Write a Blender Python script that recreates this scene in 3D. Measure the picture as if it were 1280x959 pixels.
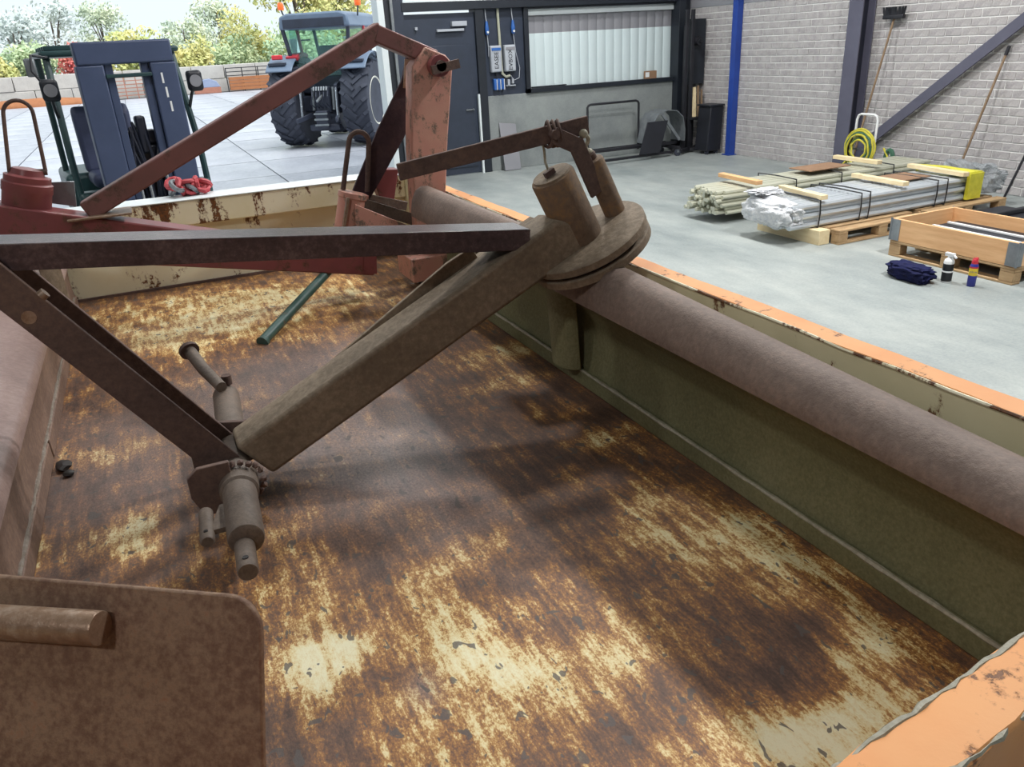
import bpy, bmesh, math, random
from mathutils import Vector, Matrix
random.seed(7)
R_ = math.radians
C = bpy.context.scene.collection
for o in list(bpy.data.objects): bpy.data.objects.remove(o)
def srgb(r, g, b):
    f = lambda v: (v/255/12.92) if v/255 <= .04045 else ((v/255+.055)/1.055)**2.4
    return (f(r), f(g), f(b), 1)

# ---------------------------------------------------------------- camera
RX, RY, RZ = (.905, -.2139, .369), (-.4229, -.3449, .8381), (-.052, -.9139, -.4024)
cam_d = bpy.data.cameras.new('camera'); cam_d.sensor_width = 36; cam_d.lens = 36*970/1280
cam_d.clip_start = .02; cam_d.clip_end = 600
cam = bpy.data.objects.new('camera', cam_d); C.objects.link(cam)
mr = Matrix(((RX[0], -RX[1], -RX[2]), (RY[0], -RY[1], -RY[2]), (RZ[0], -RZ[1], -RZ[2])))
cam.matrix_world = Matrix.Translation((0, 0, 2.0)) @ mr.to_quaternion().to_matrix().to_4x4()
bpy.context.scene.camera = cam

# ---------------------------------------------------------------- light
w = bpy.data.worlds.new('overcast_sky'); bpy.context.scene.world = w; w.use_nodes = True
bg = w.node_tree.nodes['Background']; bg.inputs[0].default_value = srgb(236, 249, 255); bg.inputs[1].default_value = .95
def sun(d, e, ang, col=(1, 1, 1)):
    l = bpy.data.lights.new('sun', 'SUN'); l.energy = e; l.angle = R_(ang); l.color = col
    o = bpy.data.objects.new('sun', l); C.objects.link(o)
    o.rotation_euler = Vector(d).to_track_quat('-Z', 'Y').to_euler(); return o
sun((-.35, .5, -1.0), 3.0, 50, (1, .99, .98))          # bright thin cloud high behind the hall
def ceiling_lamp(x, y, z, sx, sy, e, col=(1, .985, .965)):
    l = bpy.data.lights.new('ceiling_lamp', 'AREA'); l.shape = 'RECTANGLE'; l.size = sx; l.size_y = sy; l.energy = e; l.color = col
    o = bpy.data.objects.new('ceiling_lamp', l); C.objects.link(o); o.location = (x, y, z); return o
for (x, y, e) in ((5.3, 2.3, 330), (5.3, 6.2, 230), (5.3, 10.0, 190), (.9, 4.6, 80), (.4, 9.6, 70), (-3.2, -2.0, 110), (-5.0, 4.0, 70), (-5.0, 9.0, 60)):
    ceiling_lamp(x, y, 5.9, .45, .45, e)  # lamps above the trailer and far left are unseen, added as fill
vs = bpy.context.scene.view_settings
vs.view_transform = 'Standard'; vs.look = 'None'; vs.gamma = 1; vs.exposure = 0.2; vs.use_curve_mapping = False

# ---------------------------------------------------------------- materials
M = {}
class N:
    def __init__(s, name, rough=.6, metal=0, spec=.5):
        s.m = bpy.data.materials.new(name); s.m.use_nodes = True; s.t = s.m.node_tree
        s.b = s.t.nodes['Principled BSDF']; s.b.inputs['Roughness'].default_value = rough
        s.b.inputs['Metallic'].default_value = metal; s.b.inputs['Specular IOR Level'].default_value = spec
        s.co = s.t.nodes.new('ShaderNodeTexCoord').outputs['Object']; M[name] = s.m
    def n(s, ty, **k):
        x = s.t.nodes.new(ty)
        for a, v in k.items(): setattr(x, a, v)
        return x
    def l(s, a, b): s.t.links.new(a, b)
    def mapped(s, sc, rot=(0, 0, 0)):
        x = s.n('ShaderNodeMapping'); x.inputs['Scale'].default_value = sc; x.inputs['Rotation'].default_value = rot
        s.l(s.co, x.inputs['Vector']); return x.outputs[0]
    def noise(s, scale, detail=5, rough=.6, vec=None, dist=0):
        x = s.n('ShaderNodeTexNoise'); x.inputs['Scale'].default_value = scale; x.inputs['Detail'].default_value = detail
        x.inputs['Roughness'].default_value = rough; x.inputs['Distortion'].default_value = dist
        s.l(vec or s.co, x.inputs['Vector']); return x.outputs['Fac']
    def ramp(s, fac, stops, interp='LINEAR'):
        x = s.n('ShaderNodeValToRGB'); e = x.color_ramp.elements; x.color_ramp.interpolation = interp
        while len(e) < len(stops): e.new(.5)
        for i, (p, c) in enumerate(stops): e[i].position = p; e[i].color = c if len(c) == 4 else (*c, 1)
        s.l(fac, x.inputs[0]); return x.outputs[0]
    def math(s, op, a, b=None, clamp=False):
        x = s.n('ShaderNodeMath', operation=op, use_clamp=clamp)
        for i, v in enumerate((a, b)):
            if v is None: continue
            if isinstance(v, (int, float)): x.inputs[i].default_value = v
            else: s.l(v, x.inputs[i])
        return x.outputs[0]
    def mix(s, fac, a, b, bt='MIX'):
        x = s.n('ShaderNodeMix', data_type='RGBA', blend_type=bt)
        for i, v in ((0, fac), (6, a), (7, b)):
            if isinstance(v, (int, float)): x.inputs[i].default_value = v
            elif isinstance(v, tuple): x.inputs[i].default_value = v
            else: s.l(v, x.inputs[i])
        return x.outputs[2]
    def col(s, c):
        if isinstance(c, tuple): s.b.inputs['Base Color'].default_value = c
        else: s.l(c, s.b.inputs['Base Color'])
    def rough(s, r): s.l(r, s.b.inputs['Roughness'])
    def bump(s, h, strength=.3, dist=.01):
        x = s.n('ShaderNodeBump'); x.inputs['Strength'].default_value = strength; x.inputs['Distance'].default_value = dist
        s.l(h, x.inputs['Height']); s.l(x.outputs[0], s.b.inputs['Normal'])
def plain(name, c1, c2=None, scale=6, rough=.6, metal=0, bump=0, spec=.5, stretch=None, bscale=None):
    k = N(name, rough, metal, spec)
    c2 = c2 or tuple([v*.8 for v in c1[:3]])+(1,)
    v = k.mapped(stretch) if stretch else None
    f = k.noise(scale, 6, .65, v)
    k.col(k.ramp(f, [(.32, c1), (.68, c2)]))
    if bump: k.bump(k.noise(bscale or scale*6, 4, .6, v), bump, .006)
    return k.m
def rusted(name, stops, s1=3, s2=40, rough=.75, bump=.35, metal=0, fine=.45):
    """several noise octaves mapped over a ramp of rust / old paint colours"""
    k = N(name, rough, metal, .4)
    f = k.math('ADD', k.math('MULTIPLY', k.noise(s1, 6, .65), 1-fine), k.math('MULTIPLY', k.noise(s2, 4, .7), fine))
    k.col(k.ramp(f, stops)); k.bump(k.noise(s2*1.6, 4, .7), bump, .004); return k.m
def chipped(name, paint, paint2, rust, rust2, s1=5, thr=.6, streak=(1, 1, .35), rough=.5, soft=.02):
    """paint with chips of rust that run downwards"""
    k = N(name, rough, 0, .5)
    a = k.noise(s1, 7, .68, k.mapped(streak)); b = k.noise(s1*9, 4, .7)
    f = k.math('ADD', k.math('MULTIPLY', a, .8), k.math('MULTIPLY', b, .2))
    m = k.ramp(f, [(thr, (0, 0, 0)), (thr+soft, (1, 1, 1))])
    halo = k.ramp(f, [(thr-.025, (0, 0, 0)), (thr, (1, 1, 1))])
    p = k.ramp(k.noise(s1*.6, 4), [(.35, paint), (.7, paint2)])
    p = k.mix(k.math('MULTIPLY', halo, .3), p, rust2)
    k.col(k.mix(m, p, k.ramp(b, [(.35, rust), (.7, rust2)])))
    k.bump(k.math('ADD', k.math('MULTIPLY', m, -1.0), k.math('MULTIPLY', b, .4)), .3, .003); return k.m

DB, MB_, OR = srgb(52, 38, 32), srgb(92, 66, 52), srgb(150, 92, 48)
rusted('brown_rust', [(.3, srgb(90, 78, 66)), (.48, srgb(122, 108, 91)), (.6, srgb(146, 131, 112)), (.76, srgb(148, 116, 84))], 2.2, 55)
rusted('dark_rust', [(.3, srgb(62, 50, 50)), (.5, srgb(98, 80, 74)), (.7, srgb(126, 102, 88))], 3, 60)
rusted('blade_top_rust', [(.3, srgb(96, 80, 72)), (.5, srgb(122, 106, 97)), (.66, srgb(144, 124, 112)), (.8, srgb(154, 120, 98))], 2.5, 70, .65)
rusted('blade_face_olive', [(.28, srgb(80, 78, 54)), (.48, srgb(106, 106, 76)), (.62, srgb(126, 124, 94)), (.78, srgb(116, 98, 68))], 2.0, 120, .6, .25, fine=.5)
rusted('edge_steel', [(.3, srgb(112, 108, 92)), (.5, srgb(150, 146, 128)), (.7, srgb(190, 186, 168))], 4, 90, .5, .3)
rusted('plate_rust', [(.25, srgb(78, 54, 44)), (.45, srgb(112, 86, 70)), (.58, srgb(138, 114, 94)), (.75, srgb(140, 92, 66))], 4, 75, .7, .5, fine=.55)
rusted('pivot_rust', [(.3, srgb(84, 70, 60)), (.5, srgb(114, 96, 80)), (.66, srgb(144, 112, 74)), (.78, srgb(124, 84, 68))], 5, 60)
rusted('grimy_hitch', [(.3, srgb(70, 60, 54)), (.55, srgb(108, 96, 86)), (.75, srgb(128, 108, 92))], 6, 90, .6, .3)
rusted('channel_rust', [(.3, srgb(48, 38, 44)), (.5, srgb(76, 63, 66)), (.65, srgb(108, 92, 92)), (.8, srgb(150, 132, 126))], 5, 80, .3, .2)
rusted('bare_pipe', [(.3, srgb(108, 82, 62)), (.5, srgb(140, 116, 96)), (.7, srgb(180, 164, 148))], 6, 50, .35, .25, .3)
rusted('red_blade_top', [(.3, srgb(118, 98, 94)), (.5, srgb(146, 124, 118)), (.7, srgb(172, 150, 144))], 3, 60, .36, .3)
rusted('left_blade_face', [(.3, srgb(86, 66, 56)), (.5, srgb(120, 98, 86)), (.64, srgb(146, 120, 104)), (.76, srgb(168, 112, 74))], 4, 60, .55, .3)
chipped('red_paint', srgb(136, 74, 74), srgb(118, 66, 68), srgb(74, 52, 46), srgb(110, 74, 60), 9, .56, (1, 1, 1), .36, .05)
chipped('red_post_paint', srgb(198, 142, 128), srgb(202, 152, 134), srgb(96, 84, 78), srgb(142, 118, 100), 20, .54, (1, 1, .7), .5, .05)
chipped('brace_paint', srgb(134, 88, 84), srgb(112, 78, 74), srgb(72, 54, 48), srgb(98, 74, 62), 7, .55, (1, 1, 1), .5, .06)
chipped('cream_wall', srgb(242, 240, 216), srgb(232, 228, 196), srgb(70, 48, 36), srgb(128, 84, 44), 6, .575, (1, 1, .55), .45, .015)
chipped('cream_rim', srgb(242, 238, 214), srgb(232, 226, 190), srgb(66, 46, 36), srgb(130, 82, 40), 9, .515, (1, 1, .3), .45, .02)
chipped('cream_side', srgb(226, 220, 184), srgb(212, 206, 168), srgb(74, 50, 36), srgb(124, 84, 48), 5, .585, (1, 1, .6), .45, .015)
chipped('orange_paint', srgb(234, 168, 108), srgb(228, 152, 90), srgb(84, 58, 42), srgb(140, 92, 56), 8, .58, (1, 1, 1), .6, .02)
chipped('green_paint', srgb(52, 80, 74), srgb(64, 92, 86), srgb(84, 72, 60), srgb(96, 84, 70), 20, .62, (1, 1, 1), .4, .03)
rusted('strut_shaded', [(.3, srgb(48, 36, 42)), (.5, srgb(66, 50, 56)), (.7, srgb(84, 64, 64))], 3, 60)  # rust ramp darkened to carry the strut's backlit shade
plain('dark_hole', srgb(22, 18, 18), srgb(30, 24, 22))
plain('weld_bead', srgb(116, 104, 92), srgb(156, 148, 138), 60, .45, .3, .6)
# trailer floor: worn cream paint over rust; the wear amount is a mesh attribute, broken up by noise
k = N('worn_bed_floor', .5, 0, .5)
at = k.n('ShaderNodeAttribute', attribute_name='paint').outputs['Fac']
bare_sheen = k.n('ShaderNodeAttribute', attribute_name='bare').outputs['Fac']
rot = (0, 0, R_(-10))
fine = k.noise(190, 6, .85, k.mapped((1, .6, 1), rot))
mid = k.noise(30, 7, .75, k.mapped((1, .22, 1), rot))
scr = k.noise(60, 3, .6, k.mapped((1, .05, 1), (0, 0, R_(-4))))
big = k.noise(6.5, 6, .68)
v = k.math('ADD', k.math('MULTIPLY', k.math('SUBTRACT', fine, .5), 1.1), k.math('MULTIPLY', k.math('SUBTRACT', mid, .5), 1.25))
v = k.math('ADD', v, k.math('MULTIPLY', k.math('SUBTRACT', big, .5), .85))
v = k.math('ADD', v, k.math('MULTIPLY', k.math('SUBTRACT', scr, .5), .35))
v = k.math('ADD', v, at)
colr = k.ramp(v, [(.02, srgb(72, 54, 46)), (.26, srgb(108, 80, 64)), (.38, srgb(146, 100, 60)), (.49, srgb(190, 142, 78)), (.57, srgb(226, 206, 150)), (.8, srgb(238, 232, 196))])
grey = k.ramp(fine, [(.35, srgb(104, 94, 92)), (.62, srgb(166, 156, 154))])
colr = k.mix(k.math('MULTIPLY', bare_sheen, .7), colr, grey)  # grey mixed in paints the door's sheen along with bare steel
ch = k.math('ADD', k.math('MULTIPLY', k.noise(42, 2, .5, k.mapped((1, .6, 1), rot), .6), .7), k.math('MULTIPLY', k.noise(14, 3, .6), .3))
chip = k.ramp(ch, [(.612, (0, 0, 0)), (.622, (1, 1, 1))])
colr = k.mix(k.math('MULTIPLY', chip, .85), colr, srgb(86, 80, 78))
k.col(colr)
k.rough(k.math('SUBTRACT', k.math('ADD', .38, k.math('MULTIPLY', fine, .2)), k.math('MULTIPLY', bare_sheen, .14)))
k.bump(k.math('ADD', v, k.math('MULTIPLY', fine, .5)), .3, .004)

def concrete(name, c1, c2, c3, s=1.2, rough=.55):
    k = N(name, rough, 0, .45)
    f = k.math('ADD', k.math('MULTIPLY', k.noise(s, 8, .7, k.mapped((1, .45, 1), (0, 0, .5))), .75), k.math('MULTIPLY', k.noise(s*40, 3, .7), .25))
    k.col(k.ramp(f, [(.33, c1), (.5, c2), (.66, c3)])); k.bump(k.noise(s*60, 3), .08, .004)
    k.rough(k.ramp(k.noise(s*2, 4), [(.3, (rough-.12,)*3), (.7, (rough+.12,)*3)])); return k.m
concrete('hall_concrete', srgb(118, 127, 128), srgb(146, 153, 152), srgb(170, 175, 171), 1.1, .5)
concrete('yard_concrete', srgb(146, 150, 160), srgb(178, 181, 190), srgb(202, 204, 212), .35, .42)
concrete('yard_joint', srgb(84, 86, 92), srgb(98, 100, 106), srgb(110, 112, 116), 3, .8)
concrete('plinth_concrete', srgb(118, 124, 126), srgb(138, 144, 144), srgb(154, 160, 158), 1.5, .7)
concrete('block_concrete', srgb(176, 172, 168), srgb(196, 192, 186), srgb(210, 206, 200), .7, .8)
concrete('mortar', srgb(206, 206, 206), srgb(216, 216, 214), srgb(224, 224, 222), 6, .9)
k = N('brick_grey', .85, 0, .3)
oi = k.n('ShaderNodeObjectInfo').outputs['Random']
f = k.math('ADD', k.math('MULTIPLY', k.noise(9, 5, .7), .7), k.math('MULTIPLY', k.noise(70, 3, .7), .3))
k.col(k.mix(k.math('MULTIPLY', oi, .25), k.ramp(f, [(.3, srgb(142, 138, 140)), (.5, srgb(172, 168, 168)), (.7, srgb(192, 190, 188))]), srgb(146, 142, 148)))
k.bump(k.noise(40, 4, .7), .5, .008)
plain('anthracite', srgb(52, 60, 76), srgb(44, 52, 66), 3, .45)
plain('anthracite_dark', srgb(34, 40, 50), srgb(26, 32, 40), 3, .5)
plain('column_paint_shaded', srgb(50, 52, 66), srgb(40, 42, 54), 2, .45)
plain('brace_grey', srgb(92, 92, 108), srgb(80, 80, 96), 2, .45)
plain('blue_paint', srgb(38, 72, 160), srgb(30, 60, 140), 2, .4)
plain('white_panel', srgb(212, 226, 228), srgb(200, 216, 220), 1.5, .5)
plain('grey_panel', srgb(142, 142, 148), srgb(132, 134, 140), 1.5, .5)
plain('white_trim', srgb(226, 234, 236), srgb(214, 224, 228), 1.5, .5)
plain('roof_sheet', srgb(190, 194, 196), srgb(180, 184, 186), 1.5, .6)
plain('plastic_grey', srgb(176, 182, 190), srgb(164, 170, 180), 4, .45)
plain('plastic_dark', srgb(34, 38, 48), srgb(26, 30, 38), 6, .45)
plain('plastic_blue', srgb(52, 104, 178), srgb(44, 90, 160), 5, .4)
plain('plastic_white', srgb(232, 234, 234), srgb(222, 224, 226), 5, .35)
plain('pvc_pipe', srgb(176, 178, 160), srgb(166, 168, 150), 5, .5)
plain('print_black', srgb(24, 26, 32), srgb(30, 32, 38), 5, .6)
plain('wood_new', srgb(232, 192, 146), srgb(212, 166, 120), 2.2, .65, 0, .15, .4, (1, 9, 9), 20)
plain('wood_new_y', srgb(234, 190, 142), srgb(212, 162, 114), 2.2, .65, 0, .15, .4, (9, 1, 9), 20)
plain('wood_pale', srgb(238, 222, 184), srgb(222, 200, 156), 2.5, .7, 0, .15, .4, (9, 2, 9), 20)
plain('wood_pallet', srgb(190, 162, 124), srgb(160, 130, 96), 2.5, .8, 0, .2, .3, (2, 9, 9), 20)
plain('wood_old', srgb(150, 128, 104), srgb(116, 96, 76), 4, .8, 0, .2, .3, (9, 9, 1.5), 20)
plain('tube_olive', srgb(208, 208, 190), srgb(180, 182, 164), 3, .35, .25, 0, .5, (1, 12, 12))
plain('tube_zinc', srgb(212, 218, 222), srgb(180, 188, 196), 3, .32, .35, 0, .5, (1, 12, 12))
plain('strap_black', srgb(34, 36, 40), srgb(26, 28, 30), 6, .5)
plain('yellow_tape', srgb(214, 208, 60), srgb(190, 186, 44), 14, .45)
k = N('plastic_film', .28, 0, .6); k.col(k.ramp(k.noise(22, 5, .7), [(.3, srgb(212, 218, 226)), (.6, srgb(250, 251, 253))]))
k.bump(k.noise(26, 4, .7, None, 1.5), 1.0, .03)
k = N('clear_film', .18, 0, .6); k.col(srgb(226, 232, 236)); k.b.inputs['Transmission Weight'].default_value = .7; k.b.inputs['IOR'].default_value = 1.1; k.bump(k.noise(26, 4, .7, None, 1.5), 1.0, .03)
plain('hose_yellow', srgb(206, 196, 72), srgb(184, 176, 60), 10, .4)
plain('hose_green', srgb(64, 106, 84), srgb(52, 90, 72), 10, .4)
plain('navy_cloth', srgb(30, 34, 74), srgb(20, 22, 48), 12, .9, 0, .5, .2)
plain('can_blue', srgb(52, 56, 150), srgb(44, 48, 132), 5, .35, .1)
plain('can_yellow', srgb(228, 200, 60), srgb(216, 188, 52), 5, .35)
plain('can_red', srgb(190, 50, 64), srgb(176, 44, 56), 5, .35)
plain('black_steel', srgb(34, 36, 42), srgb(46, 46, 52), 5, .5, .2)
plain('black_sheet', srgb(44, 46, 54), srgb(36, 38, 44), 3, .45, .2)
plain('galvanised', srgb(150, 156, 160), srgb(120, 126, 132), 7, .4, .5)
plain('cardboard', srgb(150, 118, 92), srgb(136, 106, 82), 8, .8)
plain('forklift_frame', srgb(70, 82, 112), srgb(60, 72, 100), 3, .45)
plain('forklift_green', srgb(44, 74, 76), srgb(36, 62, 66), 3, .4)
plain('seat_vinyl', srgb(62, 70, 100), srgb(52, 60, 88), 6, .55)
plain('hydraulic_black', srgb(36, 40, 56), srgb(28, 32, 46), 8, .4)
plain('chrome_rod', srgb(190, 196, 204), srgb(170, 176, 186), 4, .2, .8)
plain('red_strap', srgb(176, 48, 60), srgb(196, 90, 96), 18, .6)
plain('tyre_rubber', srgb(66, 70, 84), srgb(52, 56, 68), 5, .75, 0, .3)
plain('tractor_red', srgb(206, 62, 74), srgb(190, 50, 62), 3, .3)
plain('tractor_grey', srgb(118, 134, 156), srgb(104, 120, 142), 3, .4)
plain('tractor_dark', srgb(58, 64, 80), srgb(48, 52, 66), 4, .5)
plain('rim_cream', srgb(222, 220, 206), srgb(208, 206, 192), 3, .4)
k = N('cab_glass', .05, 0, .6); k.b.inputs['Transmission Weight'].default_value = .9; k.b.inputs['Alpha'].default_value = 1; k.col(srgb(190, 226, 222)); k.b.inputs['IOR'].default_value = 1.05
k = N('beacon_orange', .25, 0, .5); k.col(srgb(250, 110, 50)); k.b.inputs['Emission Color'].default_value = srgb(250, 110, 50); k.b.inputs['Emission Strength'].default_value = .25
k = N('lamp_red', .3, 0, .5); k.col(srgb(224, 60, 70))
plain('bark', srgb(120, 108, 96), srgb(98, 88, 78), 6, .9, 0, .3)
def hazed_leaf(name, a, b, c):  # leaf colours lightened towards white to stand for outdoor haze
    k = N(name, .7, 0, .2)
    k.col(k.ramp(k.noise(.55, 3), [(.35, a), (.5, b), (.65, c)])); k.b.inputs['Subsurface Weight'].default_value = 0
hazed_leaf('leaf_yellow_green', srgb(186, 196, 128), srgb(212, 210, 142), srgb(232, 222, 158))
hazed_leaf('leaf_pale_haze', srgb(192, 206, 188), srgb(208, 218, 194), srgb(226, 230, 200))
hazed_leaf('leaf_green', srgb(166, 192, 158), srgb(190, 208, 166), srgb(212, 220, 174))
hazed_leaf('leaf_grey_haze', srgb(202, 212, 210), srgb(214, 222, 218), srgb(226, 230, 218))
hazed_leaf('leaf_red', srgb(226, 122, 124), srgb(232, 146, 132), srgb(228, 164, 130))
plain('gate_rust', srgb(176, 120, 100), srgb(160, 108, 90), 5, .7)
plain('stack_brown', srgb(172, 112, 70), srgb(156, 98, 62), 3, .7)
plain('blue_sheet', srgb(150, 160, 186), srgb(136, 148, 176), 3, .6)

# ---------------------------------------------------------------- geometry helpers
V = Vector
def basis(d, up=(0, 0, 1)):
    d = V(d).normalized(); u = V(up)
    if abs(d.dot(u.normalized())) > .98: u = V((1, 0, 0))
    s = d.cross(u).normalized(); return d, s, s.cross(d).normalized()
class MB:
    def __init__(s): s.v = []; s.f = []
    def add(s, vs, fs, mx=None):
        o = len(s.v); s.v += [(mx @ V(p)) if mx else V(p) for p in vs]; s.f += [tuple(i+o for i in f) for f in fs]; return s
    def box(s, c, d, mx=None):
        x, y, z = (d[0]/2, d[1]/2, d[2]/2); c = V(c)
        vs = [c+V((a*x, b*y, e*z)) for a in (-1, 1) for b in (-1, 1) for e in (-1, 1)]
        return s.add(vs, [(0, 1, 3, 2), (4, 6, 7, 5), (0, 4, 5, 1), (2, 3, 7, 6), (0, 2, 6, 4), (1, 5, 7, 3)], mx)
    def bb(s, x0, x1, y0, y1, z0, z1, mx=None): return s.box(((x0+x1)/2, (y0+y1)/2, (z0+z1)/2), (x1-x0, y1-y0, z1-z0), mx)
    def bar(s, p0, p1, wd, h, up=(0, 0, 1), w1=None, h1=None):
        """bar from p0 to p1: wd across (dir x up), h along up"""
        d, a, b = basis(V(p1)-V(p0), up); w1 = w1 or wd; h1 = h1 or h; vs = []
        for p, ww, hh in ((V(p0), wd, h), (V(p1), w1, h1)):
            vs += [p+a*ww/2*i+b*hh/2*j for i, j in ((-1, -1), (1, -1), (1, 1), (-1, 1))]
        return s.add(vs, [(0, 1, 2, 3), (4, 7, 6, 5), (0, 4, 5, 1), (1, 5, 6, 2), (2, 6, 7, 3), (3, 7, 4, 0)])
    def cyl(s, p0, p1, r, n=16, r1=None):
        d, a, b = basis(V(p1)-V(p0)); r1 = r if r1 is None else r1; vs = []
        for p, rr in ((V(p0), r), (V(p1), r1)):
            vs += [p+(a*math.cos(t)+b*math.sin(t))*rr for t in [2*math.pi*i/n for i in range(n)]]
        fs = [(i, (i+1) % n, n+(i+1) % n, n+i) for i in range(n)]
        return s.add(vs, fs+[tuple(range(n))[::-1], tuple(range(n, 2*n))])
    def lathe(s, prof, o, axis=(0, 0, 1), n=20):
        d, a, b = basis(axis); vs = []; m = len(prof); o = V(o)
        for r, h in prof: vs += [o+d*h+(a*math.cos(2*math.pi*i/n)+b*math.sin(2*math.pi*i/n))*max(r, 1e-4) for i in range(n)]
        fs = [(j*n+i, j*n+(i+1) % n, (j+1)*n+(i+1) % n, (j+1)*n+i) for j in range(m-1) for i in range(n)]
        return s.add(vs, fs+[tuple(range(n))[::-1], tuple(range((m-1)*n, m*n))])
    def tube(s, pts, r, n=8, closed=False):
        pts = [V(p) for p in pts]; m = len(pts); vs = []; a = None
        for i, p in enumerate(pts):
            q = pts[(i+1) % m] if (closed or i < m-1) else p; o = pts[i-1] if (closed or i > 0) else p
            d = (q-o).normalized()
            if a is None: _, a, _ = basis(d)
            a = (a-d*a.dot(d)).normalized(); b = d.cross(a); rr = r[i] if isinstance(r, (list, tuple)) else r
            vs += [p+(a*math.cos(2*math.pi*j/n)+b*math.sin(2*math.pi*j/n))*rr for j in range(n)]
        k = m if closed else m-1
        fs = [(i*n+j, i*n+(j+1) % n, ((i+1) % m)*n+(j+1) % n, ((i+1) % m)*n+j) for i in range(k) for j in range(n)]
        if not closed: fs += [tuple(range(n))[::-1], tuple(range((m-1)*n, m*n))]
        return s.add(vs, fs)
    def prism(s, poly, o, ea, eb, ec, h):
        o, ea, eb, ec = V(o), V(ea), V(eb), V(ec); n = len(poly)
        vs = [o+ea*p+eb*q for p, q in poly]+[o+ea*p+eb*q+ec*h for p, q in poly]
        return s.add(vs, [tuple(range(n))[::-1], tuple(range(n, 2*n))]+[(i, (i+1) % n, n+(i+1) % n, n+i) for i in range(n)])
    def ico(s, c, r, sub=1, jit=0):
        bm = bmesh.new(); bmesh.ops.create_icosphere(bm, subdivisions=sub, radius=1)
        rr = (r, r, r) if isinstance(r, (int, float)) else r
        vs = [V((p.co.x*rr[0], p.co.y*rr[1], p.co.z*rr[2]))*(1+random.uniform(-jit, jit))+V(c) for p in bm.verts]
        s.add(vs, [tuple(q.index for q in f.verts) for f in bm.faces]); bm.free(); return s
    def mesh(s, name, mat):
        me = bpy.data.meshes.new(name); me.from_pydata([tuple(p) for p in s.v], [], s.f)
        bm = bmesh.new(); bm.from_mesh(me); bmesh.ops.recalc_face_normals(bm, faces=bm.faces); bm.to_mesh(me); bm.free()
        me.materials.append(M[mat]); me.polygons.foreach_set('use_smooth', [True]*len(me.polygons))
        me.set_sharp_from_angle(angle=R_(38)); return me
    def obj(s, name, mat, parent=None, bevel=0, seg=2, world=True):
        return link(name, s.mesh(name, mat), parent, bevel, seg, world)
def link(name, me, parent=None, bevel=0, seg=2, world=True):
    o = bpy.data.objects.new(name, me); C.objects.link(o)
    if bevel:
        b = o.modifiers.new('bevel', 'BEVEL'); b.width = bevel; b.segments = seg; b.limit_method = 'ANGLE'; b.angle_limit = R_(40); b.use_clamp_overlap = True
    if parent:
        o.parent = parent
        if world: o.matrix_parent_inverse = wm(parent).inverted()
    return o
def wm(o):
    m = Matrix.LocRotScale(o.location, o.rotation_euler, o.scale)
    return (wm(o.parent) @ o.matrix_parent_inverse @ m) if o.parent else m
def tag(o, label, cat, group=None):
    o['label'] = label; o['category'] = cat
    if group: o['group'] = group
    return o
def thing(name, label, cat, loc=(0, 0, 0), rz=0, group=None):
    o = bpy.data.objects.new(name, None); C.objects.link(o); o.location = loc; o.rotation_euler = (0, 0, rz); o.empty_display_size = .1
    return tag(o, label, cat, group)
def struct(o, label=None):
    o['kind'] = 'structure'
    if label: o['label'] = label
    return o
def text_mesh(name, body, size, mat, depth=.001):
    cu = bpy.data.curves.new(name, 'FONT'); cu.body = body; cu.size = size; cu.extrude = depth; cu.align_x = 'CENTER'; cu.align_y = 'CENTER'; cu.resolution_u = 2
    t = bpy.data.objects.new(name, cu); me = bpy.data.meshes.new_from_object(t); bpy.data.objects.remove(t)
    me.materials.clear(); me.materials.append(M[mat]); return me
def arc(cx, cy, r, a0, a1, n): return [(cx+r*math.cos(R_(a0+(a1-a0)*i/n)), cy+r*math.sin(R_(a0+(a1-a0)*i/n))) for i in range(n+1)]
Xv, Yv, Zv = V((1, 0, 0)), V((0, 1, 0)), V((0, 0, 1))

# ================================================================ the hall and the yard
struct(MB().bb(-9, 9.6, -7, 12.6, -.2, 0).obj('floor', 'hall_concrete'), 'pale grey concrete hall floor')
struct(MB().bb(-9.2, 9.7, -7.2, 12.8, 6.2, 6.35).obj('ceiling', 'roof_sheet'))
struct(MB().bb(-9.2, -9, -7, 12.5, 0, 6.2).obj('wall_left', 'grey_panel'))
struct(MB().bb(-9.2, 9.7, -7.2, -7, 0, 6.2).obj('wall_back', 'grey_panel'))
wf = struct(MB().bb(-9.2, -4.2, 12.5, 12.7, 0, 6.2).bb(-4.2, 3.62, 12.5, 12.7, 4.4, 6.2).bb(3.62, 9.6, 12.5, 12.7, 2.95, 6.2).obj('wall_front', 'white_panel'))
MB().bb(5.3, 9.03, 12.5, 12.7, 0, 1.2).obj('plinth', 'plinth_concrete', wf, .006)
MB().bb(5.3, 6.06, 12.52, 12.7, 1.2, 2.5).obj('dark_panel', 'anthracite', wf)
MB().bb(9.16, 9.6, 12.5, 12.7, 0, 2.95).obj('corner_panel', 'anthracite_dark', wf)
t1 = struct(MB().bb(3.62, 3.72, 12.4, 12.7, 0, 4.4).obj('trim_1', 'white_trim', None, .005))
MB().bb(3.72, 3.82, 12.45, 12.7, 0, 4.4).obj('seal', 'anthracite_dark', t1)
MB().bb(3.82, 3.86, 12.4, 12.7, 0, 4.4).obj('rail', 'galvanised', t1)
MB().bb(3.86, 4.03, 12.43, 12.7, 0, 4.4).obj('frame_post', 'anthracite', t1)
t2 = struct(MB().bb(4.0, 9.16, 12.42, 12.72, 2.5, 2.62).obj('trim_2', 'anthracite_dark', None, .004))
struct(MB().bb(5.2, 5.34, 12.44, 12.7, 0, 2.5).obj('trim_3', 'anthracite_dark', None, .004))
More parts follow.
